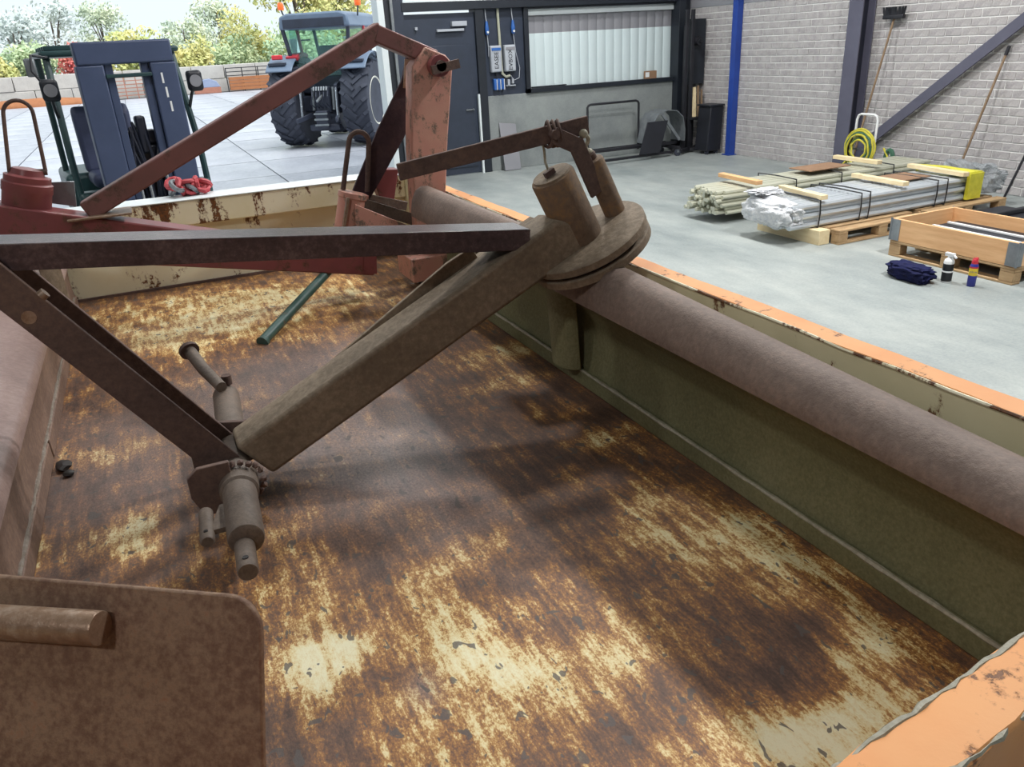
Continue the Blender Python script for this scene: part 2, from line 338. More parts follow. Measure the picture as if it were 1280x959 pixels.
MB().bb(5.16, 5.19, 12.42, 12.47, 0, 1.25).obj('light_strip', 'white_trim', bpy.data.objects['trim_3'])
struct(MB().bb(9.03, 9.16, 12.35, 12.7, 0, 2.95).obj('trim_4', 'anthracite_dark', None, .004))
d1 = struct(MB().bb(4.03, 5.2, 12.5, 12.56, .01, 2.46).obj('door_1', 'anthracite', None, .004), 'dark blue-grey steel side door')
MB().bb(4.14, 5.1, 12.485, 12.5, .12, 2.0).obj('door_leaf_panel', 'anthracite', d1, .004)
MB().bb(4.55, 5.0, 12.44, 12.5, 2.2, 2.235).bb(4.8, 5.05, 12.43, 12.5, 2.27, 2.34).obj('door_closer', 'plastic_grey', d1, .003)
MB().bb(4.2, 4.24, 12.46, 12.5, 2.24, 2.28).obj('sensor', 'plastic_grey', d1)
MB().bar((5.08, 12.47, 1.02), (4.95, 12.47, 1.02), .02, .02).cyl((5.08, 12.5, 1.02), (5.08, 12.46, 1.02), .015).obj('door_handle', 'galvanised', d1)
w2 = struct(MB().bb(4.0, 9.16, 12.6, 12.66, 2.62, 2.95).obj('window_2', 'white_panel'))
MB().bb(4.0, 9.16, 12.5, 12.6, 2.62, 2.64).obj('window_sill', 'white_trim', w2)
w1 = struct(MB().bb(6.06, 6.14, 12.46, 12.7, 1.2, 2.5).bb(6.06, 9.03, 12.46, 12.72, 1.2, 1.27).bb(6.14, 9.03, 12.46, 12.7, 2.47, 2.5).obj('window_1', 'anthracite_dark', None, .003), 'wide dark framed hatch closed by white ribbed panels')
pm = MB().prism([(0, 0), (.172, 0), (.172, .008), (.14, .022), (.03, .022), (0, .008)], (0, 0, 0), (1, 0, 0), (0, -1, 0), (0, 0, 1), .84).mesh('panel', 'white_panel')
gm = MB().prism([(0, 0), (.172, 0), (.172, .008), (.14, .022), (.03, .022), (0, .008)], (0, 0, 0), (1, 0, 0), (0, -1, 0), (0, 0, 1), .27).mesh('grey_panel', 'grey_panel')
for i in range(17):
    for me, z in ((pm, 1.27), (gm, 2.11)):
        o = link(me.name, me, w1, 0, 2, False); o.location = (6.14+i*.17, 12.6, z)
MB().bb(6.14, 9.03, 12.53, 12.6, 2.38, 2.47).obj('head_strip', 'white_trim', w1)
MB().bb(6.2, 6.85, 12.52, 12.6, 1.275, 1.29).obj('slot', 'anthracite_dark', w1)
# brick wall
BX = 9.37
wr = struct(MB().bb(BX+.001, BX+.25, -7, 12.5, 0, 2.38).obj('wall_right', 'mortar'), 'grey painted brick wall with pale mortar joints')
MB().bb(BX-.01, BX+.25, -7, 12.5, 2.38, 6.2).obj('upper_cladding', 'grey_panel', wr)
bmeshes = []
for q in range(6):
    b = MB(); hy, hz = .1105, .0435
    j = lambda a=.004: random.uniform(-a, a)
    x0 = [[-(.004+random.uniform(0, .006)) for _ in range(2)] for _ in range(2)]
    b.add([(.03, -hy, -hz), (.03, hy, -hz), (.03, hy, hz), (.03, -hy, hz), (x0[0][0], -hy+.004+j(), -hz+.003+j(.002)), (x0[0][1], hy-.004+j(), -hz+.003+j(.002)), (x0[1][0], hy-.004+j(), hz-.003+j(.002)), (x0[1][1], -hy+.004+j(), hz-.003+j(.002))],
          [(0, 1, 5, 4), (1, 2, 6, 5), (2, 3, 7, 6), (3, 0, 4, 7), (4, 5, 6, 7), (0, 3, 2, 1)])
    bmeshes.append(b)
bm_data = [b.mesh('brick', 'brick_grey') for b in bmeshes]
spots = []
for r in range(24):
    for c in range(36):
        y = 12.4-c*.226-(r % 2)*.113; z = .05+r*.099
        if y > 4.4: spots.append((V((BX, y, z)), random.randrange(6)))
spots.sort(key=lambda s: (s[0]-V((0, 0, 2))).length if s[0].y > 5.75 else 99)
rest = MB()
for i, (p, q) in enumerate(spots):
    if i < 300:
        o = link('brick', bm_data[q], wr, 0, 2, False); o.location = p
    else: rest.add(bmeshes[q].v, bmeshes[q].f, Matrix.Translation(p))
o = rest.obj('brick_field', 'brick_grey', wr); o['kind'] = 'stuff'
# columns and brace
tag(MB().bb(9.24, 9.36, 11.08, 11.2, 0, 6.2).bb(9.2, 9.37, 11.04, 11.24, 0, .015).obj('blue_column', 'blue_paint', None, .006), 'bright blue square steel post against the brick wall', 'column')
cx, cy = 9.22, 8.52
sc = thing('steel_column', 'thick dark grey I-section column in front of the brick wall', 'column', (cx, cy, 0))
MB().bb(cx-.12, cx-.1, cy-.12, cy+.12, 0, 6.2).obj('flange', 'brace_grey', sc, .003)  # paler than the web: light on the flange put into its colour
MB().bb(cx+.1, cx+.12, cy-.12, cy+.12, 0, 6.2).obj('flange', 'brace_grey', sc, .003)
MB().bb(cx-.1, cx+.1, cy-.008, cy+.008, 0, 6.2).obj('web', 'column_paint_shaded', sc)  # darker tone holds the shade of the recess
MB().bb(cx-.16, cx+.14, cy-.16, cy+.16, 0, .02).obj('base_plate', 'column_paint_shaded', sc)
dbr = MB().bar((9.27, 8.36, .33), (9.27, 2.6, 4.75), .03, .13, (0, 0, 1)).bb(9.25, 9.29, 8.2, 8.42, .2, .5).obj('diagonal_brace', 'brace_grey', None, .003)
tag(dbr, 'grey diagonal flat wind brace rising from the dark column across the brick wall', 'brace')
# yard
yd = struct(MB().bb(-40, 60, 12.6, 130, -.3, -.03).obj('yard_ground', 'yard_joint'), 'pale concrete yard outside')
sl = MB().bb(-1.185, 1.185, -1.185, 1.185, -.2, -.012).mesh('slab', 'yard_concrete')
for i in range(-5, 8):
    for j in range(18):
        o = link('slab', sl, yd, 0, 2, False); o.location = (i*2.4+1.0, 13.86+j*2.42, random.uniform(-.004, .004))
rw = thing('block_wall', 'long low grey wall of stacked concrete blocks across the far side of the yard', 'wall', (0, 57.4, -.02))
bl = MB().bb(-.98, .98, -.3, .3, 0, .81).mesh('block', 'block_concrete')
for i in range(-7, 13):
    for j in range(2):
        o = link('block', bl, rw, .03, 1, False); o.location = (i*2+(j % 2)*1.0, random.uniform(-.03, .03), j*.83)

# ================================================================ tipping trailer bed
ZF, ZT = 1.0, 1.405
tr = thing('tipping_trailer', 'orange tipping trailer with worn cream-painted inside of its bed', 'trailer', (0, 2.15, 0))
XL, XR, YN, YF = -1.2, 1.2, .33, 4.0
# floor plate with wear and painted sheen attributes: centre (x, y), radii, amount
cream = [(.10, 1.35, .10, .17, .24), (.02, 1.62, .10, .10, .14), (.085, 1.14, .11, .06, .50), (.33, 1.14, .09, .16, .26), (.40, 1.05, .07, .10, .24), (.30, .95, .14, .08, .2), (.22, .80, .18, .10, .2), (.5, .9, .12, .06, .2),
         (.92, 1.20, .14, .15, .26), (1.02, .92, .09, .2, .26), (.86, .98, .08, .12, .16), (.80, .60, .13, .06, .5), (.60, .66, .13, .06, .3), (.95, .70, .1, .06, .3), (.98, 1.62, .12, .05, .24), (1.0, 2.35, .2, .09, .24), (.9, 2.1, .2, .06, .16),
         (-.2, 1.74, .06, .12, .32), (-.33, 1.8, .12, .08, .2), (-.05, 3.1, .35, .2, .22), (-.1, 3.6, .5, .3, .24), (.5, 3.4, .45, .35, .24), (.62, .95, .16, .2, .12), (-.25, 2.25, .12, .07, .14), (.45, 1.32, .1, .05, .16), (.7, 2.9, .4, .2, .08)]
bare = [(.38, 1.9, .26, .42, .85), (.1, 2.4, .3, .3, .65), (-.2, 2.2, .2, .4, .45), (.5, 1.5, .2, .2, .5), (.24, 1.0, .03, .045, .7), (.36, 2.6, .4, .25, .5)]  # bare steel patches plus the door's reflection, painted as grey
nx, ny = 120, 184; vs, fs, at_p, at_b = [], [], [], []
for j in range(ny+1):
    for i in range(nx+1):
        x = XL+(XR-XL)*i/nx; y = YN+(YF-YN)*j/ny
        z = ZF+.003*math.sin(x*5+.6)*math.sin(y*4)
        vs.append((x, y, z))
        p = 0.0
        for (a, b, rx, ry, s) in cream:
            d = ((x-a)/rx)**2+((y-b)/ry)**2
            p += s*math.exp(-d**1.5*.7)
        q = max(s*math.exp(-(((x-a)/rx)**2+((y-b)/ry)**2)) for (a, b, rx, ry, s) in bare)
        at_p.append(.225+min(p, .5)); at_b.append(q)
for j in range(ny):
    for i in range(nx):
        a = j*(nx+1)+i; fs.append((a, a+1, a+nx+2, a+nx+1))
me = bpy.data.meshes.new('floor_plate'); me.from_pydata(vs, [], fs); me.materials.append(M['worn_bed_floor'])
for nm, arr in (('paint', at_p), ('bare', at_b)):
    a = me.attributes.new(nm, 'FLOAT', 'POINT'); a.data.foreach_set('value', arr)
link('floor_plate', me, tr)
MB().bb(XL-.05, XR+.05, YN-.05, YF+.05, ZF-.06, ZF-.008).obj('underfloor', 'orange_paint', tr)
for s, x in ((1, XR), (-1, XL)):
    sw = MB().bb(min(x, x+s*.006), max(x, x+s*.006), YN-.06, YF+.06, ZF-.05, ZT-.004).obj('side_wall', 'cream_side', tr)
    MB().bb(min(x+s*.0065, x+s*.014), max(x+s*.0065, x+s*.014), YN-.06, YF+.06, ZF-.05, ZT-.03).obj('outer_skin', 'orange_paint', sw)
    # top flange: worn line along its inner edge, small unevenness
    fl = MB(); n = 60; pv = []
    for i in range(n+1):
        y = YN-.06+(YF-YN+.12)*i/n; e = random.uniform(-.0035, .0035); zz = ZT+random.uniform(-.0015, .0015)
        pv += [(x-s*(.004+e), y, zz-.004), (x-s*(.002+e), y, zz), (x+s*.046, y, zz+.002), (x+s*.05, y, zz-.004), (x+s*.05, y, zz-.05), (x+s*.044, y, zz-.05), (x+s*.044, y, zz-.006)]
    fl.add(pv, [(i*7+q, i*7+(q+1) % 7, (i+1)*7+(q+1) % 7, (i+1)*7+q) for i in range(n) for q in range(7)]+[tuple(range(7)), tuple(range(n*7, n*7+7))])
    fl.obj('top_flange', 'orange_paint', tr)
    MB().tube([(x-s*.004, YN+i*.12, ZT-.004+random.uniform(-.002, .002)) for i in range(31)], .0035, 6).obj('flange_edge', 'cream_rim', tr)
    for yy in (.4, 1.6, 2.8, 3.95):
        MB().bb(min(x+s*.014, x+s*.07), max(x+s*.014, x+s*.07), yy-.035, yy+.035, ZF-.1, ZT-.055).obj('stake', 'orange_paint', tr, .004)
fw = MB().bb(XL, XR, YF, YF+.006, ZF-.05, ZT).obj('front_wall', 'cream_wall', tr)
MB().bb(XL, XR, YF-.045, YF-.001, ZT-.115, ZT-.003).obj('front_rim', 'cream_rim', tr, .006)
MB().bb(XL, XR, YF-.05, YF+.13, ZT-.002, ZT+.004).obj('rim_cap', 'white_trim', tr, .002)  # white material paints the highlight along the rim's top edge
MB().bb(XL, XR, YF-.012, YF, ZF, ZF+.012).obj('corner_seam', 'dark_rust', tr)
# tailgate with folded orange lip, standing slightly ajar
TK = lambda x: .1*(x-.44)
MB().bar((XL, YN-.027+TK(XL), (ZF+ZT)/2-.065), (XR, YN-.027+TK(XR), (ZF+ZT)/2-.065), .006, ZT-ZF+.11).obj('tailgate', 'orange_paint', tr)
tg = MB(); n = 70; pv = []
for i in range(n+1):
    x = XL-.03+(XR-XL+.08)*i/n; e = random.uniform(-.003, .003); zz = ZT+.004+random.uniform(-.001, .001)
    k_ = TK(x); pv += [(x, YN+.004+e+k_, zz-.016), (x, YN+.004+e+k_, zz-.002), (x, YN+k_, zz), (x, YN-.052+e+k_, zz+.001), (x, YN-.056+e+k_, zz-.004), (x, YN-.056+k_, zz-.05), (x, YN-.05+k_, zz-.05), (x, YN-.05+k_, zz-.014)]
tg.add(pv, [(i*8+q, i*8+(q+1) % 8, (i+1)*8+(q+1) % 8, (i+1)*8+q) for i in range(n) for q in range(8)]+[tuple(range(8)), tuple(range(n*8, n*8+8))])
tg.obj('tailgate_lip', 'orange_paint', tr)
for yy, nm in ((YN+.003, 'inner'), (YN-.054, 'outer')):
    MB().tube([(XL+i*.015, yy+TK(XL+i*.015)+random.uniform(-.002, .002), ZT+.001+random.uniform(-.0015, .0015)) for i in range(164)], [random.uniform(.0015, .005) for _ in range(164)], 6).obj('lip_edge', 'edge_steel', tr)
MB().bb(-.45, -.33, .3, 4.3, .72, .93).bb(.33, .45, .3, 4.3, .72, .93).obj('chassis_rail', 'orange_paint', tr, .01)
MB().bar((0, 4.2, .8), (0, 6.0, .62), .12, .14).obj('drawbar', 'orange_paint', tr, .01)
MB().cyl((0, 5.9, .62), (0, 5.9, 0), .035).obj('jack_leg', 'galvanised', tr)
for yy in (1.9, 2.9):
    MB().bb(-.95, .95, yy-.05, yy+.05, .43, .56).bb(-.45, -.33, yy-.1, yy+.1, .5, .75).bb(.33, .45, yy-.1, yy+.1, .5, .75).obj('axle', 'dark_rust', tr)
    for s in (-1, 1):
        wh = MB().lathe([(.3, -.13), (.46, -.14), (.49, -.09), (.49, .09), (.46, .14), (.3, .13)], (s*.95, yy, .49), (1, 0, 0), 32).obj('wheel', 'tyre_rubber', tr)
        MB().lathe([(.08, -.135), (.3, -.135), (.3, .135), (.1, .08)], (s*.95, yy, .49), (s, 0, 0), 24).obj('wheel_rim', 'rim_cream', wh)

# ================================================================ brown rear blade lying along the right wall
gb = thing('grader_blade', 'brown rusty rear grader blade with round turntable lying along the right wall of the bed', 'grader blade', (.6, 1.86, ZF))
prof_out = [(1.114, 1.045), (1.126, 1.10), (1.13, 1.16), (1.122, 1.22), (1.102, 1.268), (1.068, 1.302), (1.03, 1.322), (1.008, 1.332)]
roll = [(1.004, 1.336), (1.002, 1.352), (1.01, 1.378), (1.027, 1.398), (1.05, 1.408), (1.076, 1.407), (1.1, 1.397), (1.124, 1.378), (1.142, 1.35), (1.15, 1.32)]
Y0, Y1 = .46, 3.23
def strip(name, pts, mat, parent, y0, y1, n=24, th=.008, lift=0):
    """sheet of thickness th swept along Y over a profile of (x, z)"""
    m = len(pts); b = MB(); off = []
    for i in range(m):
        a = V(pts[max(i-1, 0)]+(0,)); c = V(pts[min(i+1, m-1)]+(0,)); d = (c-a).normalized(); off.append((d.y*th, -d.x*th))
    ring = list(pts)+[(pts[i][0]+off[i][0], pts[i][1]+off[i][1]) for i in range(m-1, -1, -1)]; k = len(ring); vs = []
    for j in range(n+1):
        y = y0+(y1-y0)*j/n
        vs += [(p[0], y, p[1]+lift*(min(y, 1.9)-1.0)*max(0, min(1, (p[1]-1.35)/.06))) for p in ring]
    b.add(vs, [(j*k+i, j*k+(i+1) % k, (j+1)*k+(i+1) % k, (j+1)*k+i) for j in range(n) for i in range(k)]+[tuple(range(k)), tuple(range(n*k, n*k+k))])
    return b.obj(name, mat, parent)
mb1 = strip('moldboard', prof_out, 'blade_face_olive', gb, Y0, Y1)
strip('rolled_top', roll, 'blade_top_rust', mb1, Y0, Y1, 24, -.008, .046)
MB().bb(1.097, 1.116, Y0-.03, Y1, ZF+.001, 1.05).obj('cutting_edge', 'blade_face_olive', gb, .004)
MB().tube([(1.1, Y0-.03+i*.035, 1.05+random.uniform(-.0012, .0012)) for i in range(80)], [random.uniform(.004, .0065) for _ in range(80)], 6).obj('edge_bead', 'edge_steel', gb)
# turntable frame: u along the arm, w along the tilted pivot
U, W = V((.902, 0, .432)), V((-.432, 0, .902))
O = V((.058, 1.8575, 1.139))
def L(u, v_, w_): return O+U*u+Yv*v_+W*w_
arm_end = .985
MB().prism([(-.005, -.0), (arm_end, -.0), (arm_end+.045, -.03), (arm_end+.045, -.118), (.02, -.118)], O-Yv*.0575, U, W, Yv, .115).obj('arm_beam', 'brown_rust', gb, .012, 3)
PC = V((1.068, 1.85, 1.480))
MB().lathe([(.168, 0), (.173, .003), (.173, .021), (.168, .024)], PC, W, 48).obj('upper_turntable', 'brown_rust', gb)
MB().lathe([(.155, -.012), (.155, 0)], PC, W, 40).obj('turntable_gap', 'dark_hole', gb)
MB().lathe([(.16, -.036), (.172, -.033), (.172, -.014), (.168, -.011)], PC, W, 48).obj('lower_turntable', 'brown_rust', gb)
MB().prism([(-.2, 0), (.04, 0), (.04, .02), (-.2, .02)], V((1.04, 1.99, 1.46)), U, W, Yv, .22).obj('back_wedge', 'brown_rust', gb, .004)
PK = PC-U*.012
pc = MB().lathe([(.056, .02), (.06, .03), (.06, .214), (.058, .219), (.053, .221)], PK, W, 32).obj('pivot_cylinder', 'pivot_rust', gb)
MB().lathe([(.053, .2211), (.052, .226), (.044, .227)], PK, W, 32).obj('cap_disc', 'brown_rust', pc)
MB().box((0, 0, 0), (.03, .012, .014), Matrix.Translation(PK+W*.232+V((-.01, -.016, 0))) @ Matrix.Rotation(R_(-25.6), 4, 'Y')).obj('cap_lug', 'dark_rust', pc)
SC = PC+U*.116+Yv*.012
sp = MB().lathe([(.03, .022), (.03, .182), (.027, .188), (.018, .19)], SC, W, 28).obj('lock_pin_sleeve', 'pivot_rust', gb)
MB().lathe([(.013, .19), (.015, .193), (.015, .206), (.01, .212)], SC, W, 16).obj('lock_pin_head', 'dark_rust', sp)
l0, l1 = V((.548, 1.85, 1.728)), V((1.072, 1.85, 1.792))
lv = MB().bar(l0, l1, .012, .04, (0, 0, 1), None, .046).obj('lock_lever', 'dark_rust', gb, .002)
lp = l0.lerp(l1, .79)
MB().tube([PK+W*.225+V((0, .01, 0)), PK+W*.26+V((.005, .012, 0)), PK+W*.28+V((.012, .012, .01)), lp+V((-.02, .008, -.02))], .0035, 6).obj('wire', 'edge_steel', pc)
for q in (-.008, .006, .02):
    pts = [lp+V((q+.004*math.sin(a*2), .022*math.cos(a), .032*math.sin(a))) for a in [2*math.pi*i/16 for i in range(16)]]
    MB().tube(pts, .0045, 6, True).obj('wire_ring', 'dark_rust', lv)
lk = MB().bar(lp+V((.0, -.016, -.002)), lp+V((.07, -.016, -.035)), .011, .042, (0, 0, 1)).bar(lp+V((.062, -.016, -.022)), SC+W*.09+V((-.035, -.015, 0)), .011, .044, (1, 0, .3)).obj('lever_fork', 'dark_rust', gb, .002)
MB().cyl(lp+V((0, -.03, 0)), lp+V((0, .03, 0)), .012).obj('fork_bolt', 'dark_rust', lk)
e1 = l1+V((-.02, -.012, -.02)); e2 = SC+W*.21
ch = MB().tube([e1+(e2-e1)*t+V((.008*math.sin(t*6.3), -.004, 0)) for t in [i/8 for i in range(9)]], .006, 6).ico(e1, .012, 2).ico(e2, .012, 2).obj('shackle', 'edge_steel', gb)
# bracket that carries the turntable on the blade
brk = MB()
pts = []
for i in range(9):
    a = R_(90+180*i/8); pts.append((1.095+.05*math.cos(a), 2.02+.075*math.sin(a)))
brk.prism(pts, (0, 0, 1.055), Xv, Yv, V((-.06, 0, .998)), .36).obj('turntable_bracket', 'blade_face_olive', gb, .004)
MB().bb(1.04, 1.15, 1.80, 1.9, 1.30, 1.44).obj('bracket_block', 'dark_rust', gb, .006)
# plate on the far flank of the arm
MB().prism([(.28, -.1), (.78, -.1), (.78, .03), (.7, .032), (.28, -.01)], O+Yv*.058, U, W, Yv, .012).obj('flank_plate', 'brown_rust', gb, .002)
# hitch cross tube with pins
ht0, ht1 = V((.026, 1.47, 1.085)), V((.075, 2.3, 1.085))
hd = (ht1-ht0).normalized()
hx = MB().lathe([(.028, -.004), (.036, 0), (.038, .01), (.038, .2), (.044, .205), (.046, .25), (.044, .29), (.037, .3), (.037, .8), (.031, .806)], ht0, hd, 28).obj('hitch_tube', 'grimy_hitch', gb)
hp = MB().lathe([(.019, -.10), (.021, -.094), (.021, .002)], ht0+V((-.006, 0, -.012)), hd, 20).obj('hitch_pin', 'grimy_hitch', gb)
MB().cyl(ht0+V((-.006, 0, -.012))-hd*.078+V((0, 0, .005)), ht0+V((-.006, 0, -.012))-hd*.078+V((0, 0, .0225)), .0062, 12).obj('linchpin_hole', 'dark_hole', hp)
sp0 = V((-.048, 1.5, 1.085))
sd = MB().lathe([(.012, 0), (.0155, .006), (.0155, .12)], sp0, hd, 16).obj('stow_pin', 'grimy_hitch', gb)
MB().cyl(sp0+hd*.02+V((0, 0, .004)), sp0+hd*.02+V((0, 0, .0168)), .0045, 10).obj('stow_pin_hole', 'dark_hole', sd)
MB().prism([(0, 0), (.05, 0), (.05, .1), (.03, .1)], V((-.04, 1.53, 1.08)), Xv, Yv, Zv, .012).obj('stow_gusset', 'grimy_hitch', gb)
MB().prism([(-.065, -.02), (-.045, -.07), (-.01, -.075), (.03, -.04), (.03, .05), (-.04, .05), (-.065, .03)], V((0, 1.70, 1.105)), Xv, Zv, Yv, .014).obj('hitch_plate', 'dark_rust', gb, .002)
MB().prism([(-.06, -.07), (.1, -.07), (.1, .04), (.0, .06), (-.06, .04)], V((.01, 1.93, 1.1)), Xv, Zv, Yv, .014).obj('hitch_plate', 'dark_rust', gb, .002)
wb = MB()
for i in range(15):
    a = R_(-60+i*20); wb.ico(V((.045, 1.715, 1.087))+V((.053*math.cos(a), random.uniform(-.006, .006), .053*math.sin(a))), .009, 1, .2)
wb.obj('weld_lumps', 'dark_rust', gb)
fp0, fp1, fp2 = V((.065, 2.22, 1.135)), V((.03, 2.36, 1.15)), V((.005, 2.44, 1.185))
far = MB().tube([fp0, fp1, fp2], [.016, .018, .019], 12).obj('hitch_pin', 'grimy_hitch', gb)
MB().lathe([(.03, 0), (.03, .012)], fp2, (fp2-fp1), 20).obj('pin_washer', 'dark_rust', far)
MB().lathe([(.008, 0), (.014, .002), (.014, .03)], V((.085, 2.27, 1.12)), Zv, 12).obj('grease_cap', 'dark_rust', hx)
# mast bars and top channel
md = V((-.554, 0, .833)); mp = V((.833, 0, .554))
for y in (1.782, 1.915):
    base = V((.012, y, 1.125))
    ms = MB().prism([(-.03, -.036), (.86, -.036), (.88, 0), (.86, .036), (-.03, .036)], base, md, mp, Yv, .012).obj('mast_bar', 'dark_rust', gb, .002)
    if y < 1.8:
        MB().cyl(base+md*.505+mp*-.012+V((0, -.0008, 0)), base+md*.505+mp*-.012+V((0, .004, 0)), .014, 16).obj('bar_hole', 'bare_pipe', ms)
        MB().lathe([(.011, 0), (.011, .012)], base+md*.52+mp*.036, mp, 14).obj('bolt_head', 'bare_pipe', ms)
c0, c1 = V((-.5, 1.805, 1.712)), V((.872, 1.805, 1.553))
cd = (c1-c0).normalized(); cu = V((-cd.z, 0, cd.x))
MB().prism([(0, 0), (0, .104), (-.055, .104), (-.055, .095), (-.008, .095), (-.008, .009), (-.055, .009), (-.055, 0)], c0, cu, Yv, cd, (c1-c0).length).obj('top_channel', 'channel_rust', gb, .002)

# ================================================================ red rear blade on the left
rb = thing('grader_blade', 'red painted rear grader blade with mast and long brace at the bed front', 'grader blade', (-.3, 3.2, ZF))
lp_out = [(-.41, 1.05), (-.414, 1.09), (-.414, 1.13), (-.411, 1.17), (-.406, 1.203)]
ltop = [(-.405, 1.2), (-.404, 1.215), (-.412, 1.232), (-.45, 1.255), (-.52, 1.285), (-.62, 1.315), (-.74, 1.335), (-.86, 1.33), (-.9, 1.3)]
mb2 = strip('moldboard', lp_out, 'left_blade_face', rb, 1.3, 3.92, 20, -.008)
strip('rolled_top', ltop, 'red_blade_top', mb2, 1.3, 3.92, 20, .008)
MB().bb(-.418, -.402, 1.28, 2.28, ZF+.001, 1.055).obj('cutting_edge', 'left_blade_face', rb, .003)
MB().bb(-.418, -.402, 2.3, 3.9, ZF+.001, 1.055).obj('cutting_edge', 'left_blade_face', rb, .003)
MB().tube([(-.41, 1.3+i*.035, 1.057+random.uniform(-.002, .002)) for i in range(74)], [random.uniform(.003, .007) for _ in range(74)], 6).obj('weld_seam', 'weld_bead', rb)
MB().bb(-.9, -.86, 1.35, 3.9, ZF+.001, 1.33).obj('back_rib', 'left_blade_face', rb, .004)
MB().prism(arc(-.42, 3.3, .055, -100, 100, 8), (0, 0, 1.06), Xv, Yv, Zv, .29).obj('blade_bracket', 'brown_rust', rb, .004)
MB().ico((-.375, 2.21, 1.008), (.02, .03, .01), 2, .2).ico((-.36, 2.16, 1.006), (.014, .014, .008), 2, .2).obj('mud_crumb', 'dark_hole', rb)
Q = lambda x, y, z: V((x, y, z))
MB().prism([(-.80, 1.648), (-.60, 1.592), (.83, 1.180), (.818, 1.085), (-.8, 1.432)], (0, 3.3, 0), Xv, Zv, Yv, .13).obj('arm_beam', 'red_paint', rb, .006)
MB().prism([(.772, 1.105), (.83, 1.092), (.838, 1.172), (.785, 1.187)], (0, 3.2985, 0), Xv, Zv, Yv, .001).obj('beam_end', 'red_paint', rb)
ax = V((.277, 0, .961))
tc = V((-.435, 3.385, 1.50))
MB().lathe([(.17, -.13), (.17, -.108)], tc, ax, 40).obj('turntable', 'red_paint', rb)
pv_ = MB().lathe([(.08, -.1), (.08, .09), (.083, .095), (.083, .125), (.076, .13), (.076, .15), (.055, .155), (.05, .175), (.03, .178)], tc, ax, 32).obj('pivot_cylinder', 'red_paint', rb)
def loop(c, ax_, side, wd, h, r, name, mat, par):
    ax_ = V(ax_).normalized(); side = V(side).normalized(); n = 12
    pts = [c+side*(-wd*.62)+ax_*0, c+side*(-wd*.58)+ax_*h*.3]
    for i in range(n+1):
        a = math.pi-math.pi*i/n; pts.append(c+side*(math.cos(a)*wd/2)+ax_*(h-wd/2+math.sin(a)*wd/2))
    pts += [c+side*(wd*.58)+ax_*h*.3, c+side*(wd*.62)]
    return MB().tube(pts, r, 8).obj(name, mat, par)
loop(tc+ax*.165, (.12, 0, 1), (1, 0, -.08), .092, .245, .0068, 'pin_loop', 'dark_rust', pv_)
MB().cyl(tc+ax*.17+V((-.06, 0, -.005)), tc+ax*.17+V((.06, 0, -.012)), .012, 10).obj('loop_boss', 'dark_rust', pv_)
# bracket plate, its outdoor sheen put in by a pale material, and bent brace
MB().prism([(-.36, 1.53), (-.27, 1.505), (-.255, 1.60), (-.345, 1.605)], (0, 3.46, 0), Xv, Zv, Yv, .012).obj('bracket_plate', 'galvanised', rb, .002)
bd0, bd1 = V((-.235, 3.36, 1.498)), V((.985, 3.36, 2.068))
MB().bar(bd0, bd1, .075, .072, (0, 0, 1)).obj('brace', 'brace_paint', rb, .006)
MB().bar(V((.955, 3.36, 2.06)), V((1.20, 3.36, 1.952)), .079, .068, (0, 0, 1)).obj('brace_head', 'brace_paint', rb, .006)
MB().bb(-.3, -.08, 3.28, 3.44, 1.478, 1.486).obj('brace_foot', 'bare_pipe', rb, .002)
MB().prism([(1.02, 1.03), (1.17, 1.03), (1.172, 1.3), (1.214, 1.62), (1.265, 1.93), (1.235, 1.965), (1.15, 2.0), (1.085, 1.93), (1.047, 1.6)], (0, 3.3, 0), Xv, Zv, Yv, .09).obj('mast_post', 'red_post_paint', rb, .006)
mh = MB().cyl((1.19, 3.25, 1.925), (1.19, 3.33, 1.925), .042, 20).obj('mast_bush', 'red_paint', rb)
MB().cyl((1.19, 3.235, 1.925), (1.19, 3.252, 1.925), .022, 16).bar((1.15, 3.245, 1.91), (1.27, 3.245, 1.93), .02, .035).obj('bush_bolt', 'dark_rust', mh)
MB().prism([(1.117, 1.99), (1.16, 1.96), (1.145, 1.80), (1.126, 1.741), (1.063, 1.639), (.919, 1.448), (.80, 1.30), (.70, 1.30), (.801, 1.434), (.948, 1.683), (1.079, 1.875)], (0, 3.44, 0), Xv, Zv, Yv, .014).obj('mast_strut', 'strut_shaded', rb, .002)
MB().bar((1.115, 3.432, 1.955), (1.095, 3.432, 1.84), .004, .034, (1, 0, 0)).obj('label_strip', 'bare_pipe', rb)
h2 = MB().lathe([(.062, 0), (.062, .2), (.066, .205), (.066, .225), (.045, .23)], V((.735, 3.4, 1.22)), V((.28, 0, .96)), 28).obj('hitch_socket', 'red_post_paint', rb)
MB().bar((.70, 3.335, 1.24), (.755, 3.335, 1.43), .012, .02, (0, 1, 0)).obj('socket_rib', 'bare_pipe', h2)
loop(V((.805, 3.4, 1.445)), (.22, 0, 1), (1, 0, -.2), .085, .245, .011, 'pin_loop', 'dark_rust', h2)
MB().bar((.8, 3.36, 1.40), (1.05, 3.36, 1.29), .01, .05, (0, 0, 1)).bar((.83, 3.5, 1.405), (1.06, 3.5, 1.33), .01, .04, (0, 0, 1)).obj('link_bar', 'grimy_hitch', rb, .002)
MB().prism([(.76, 1.2), (1.0, 1.22), (1.0, 1.28), (.78, 1.4)], (0, 3.33, 0), Xv, Zv, Yv, .012).obj('socket_gusset', 'red_post_paint', rb, .002)
MB().prism([(.90, 1.51), (1.04, 1.5), (1.0, 1.35), (.95, 1.35)], (0, 3.5, 0), Xv, Zv, Yv, .07).obj('red_bracket', 'red_paint', rb, .003)
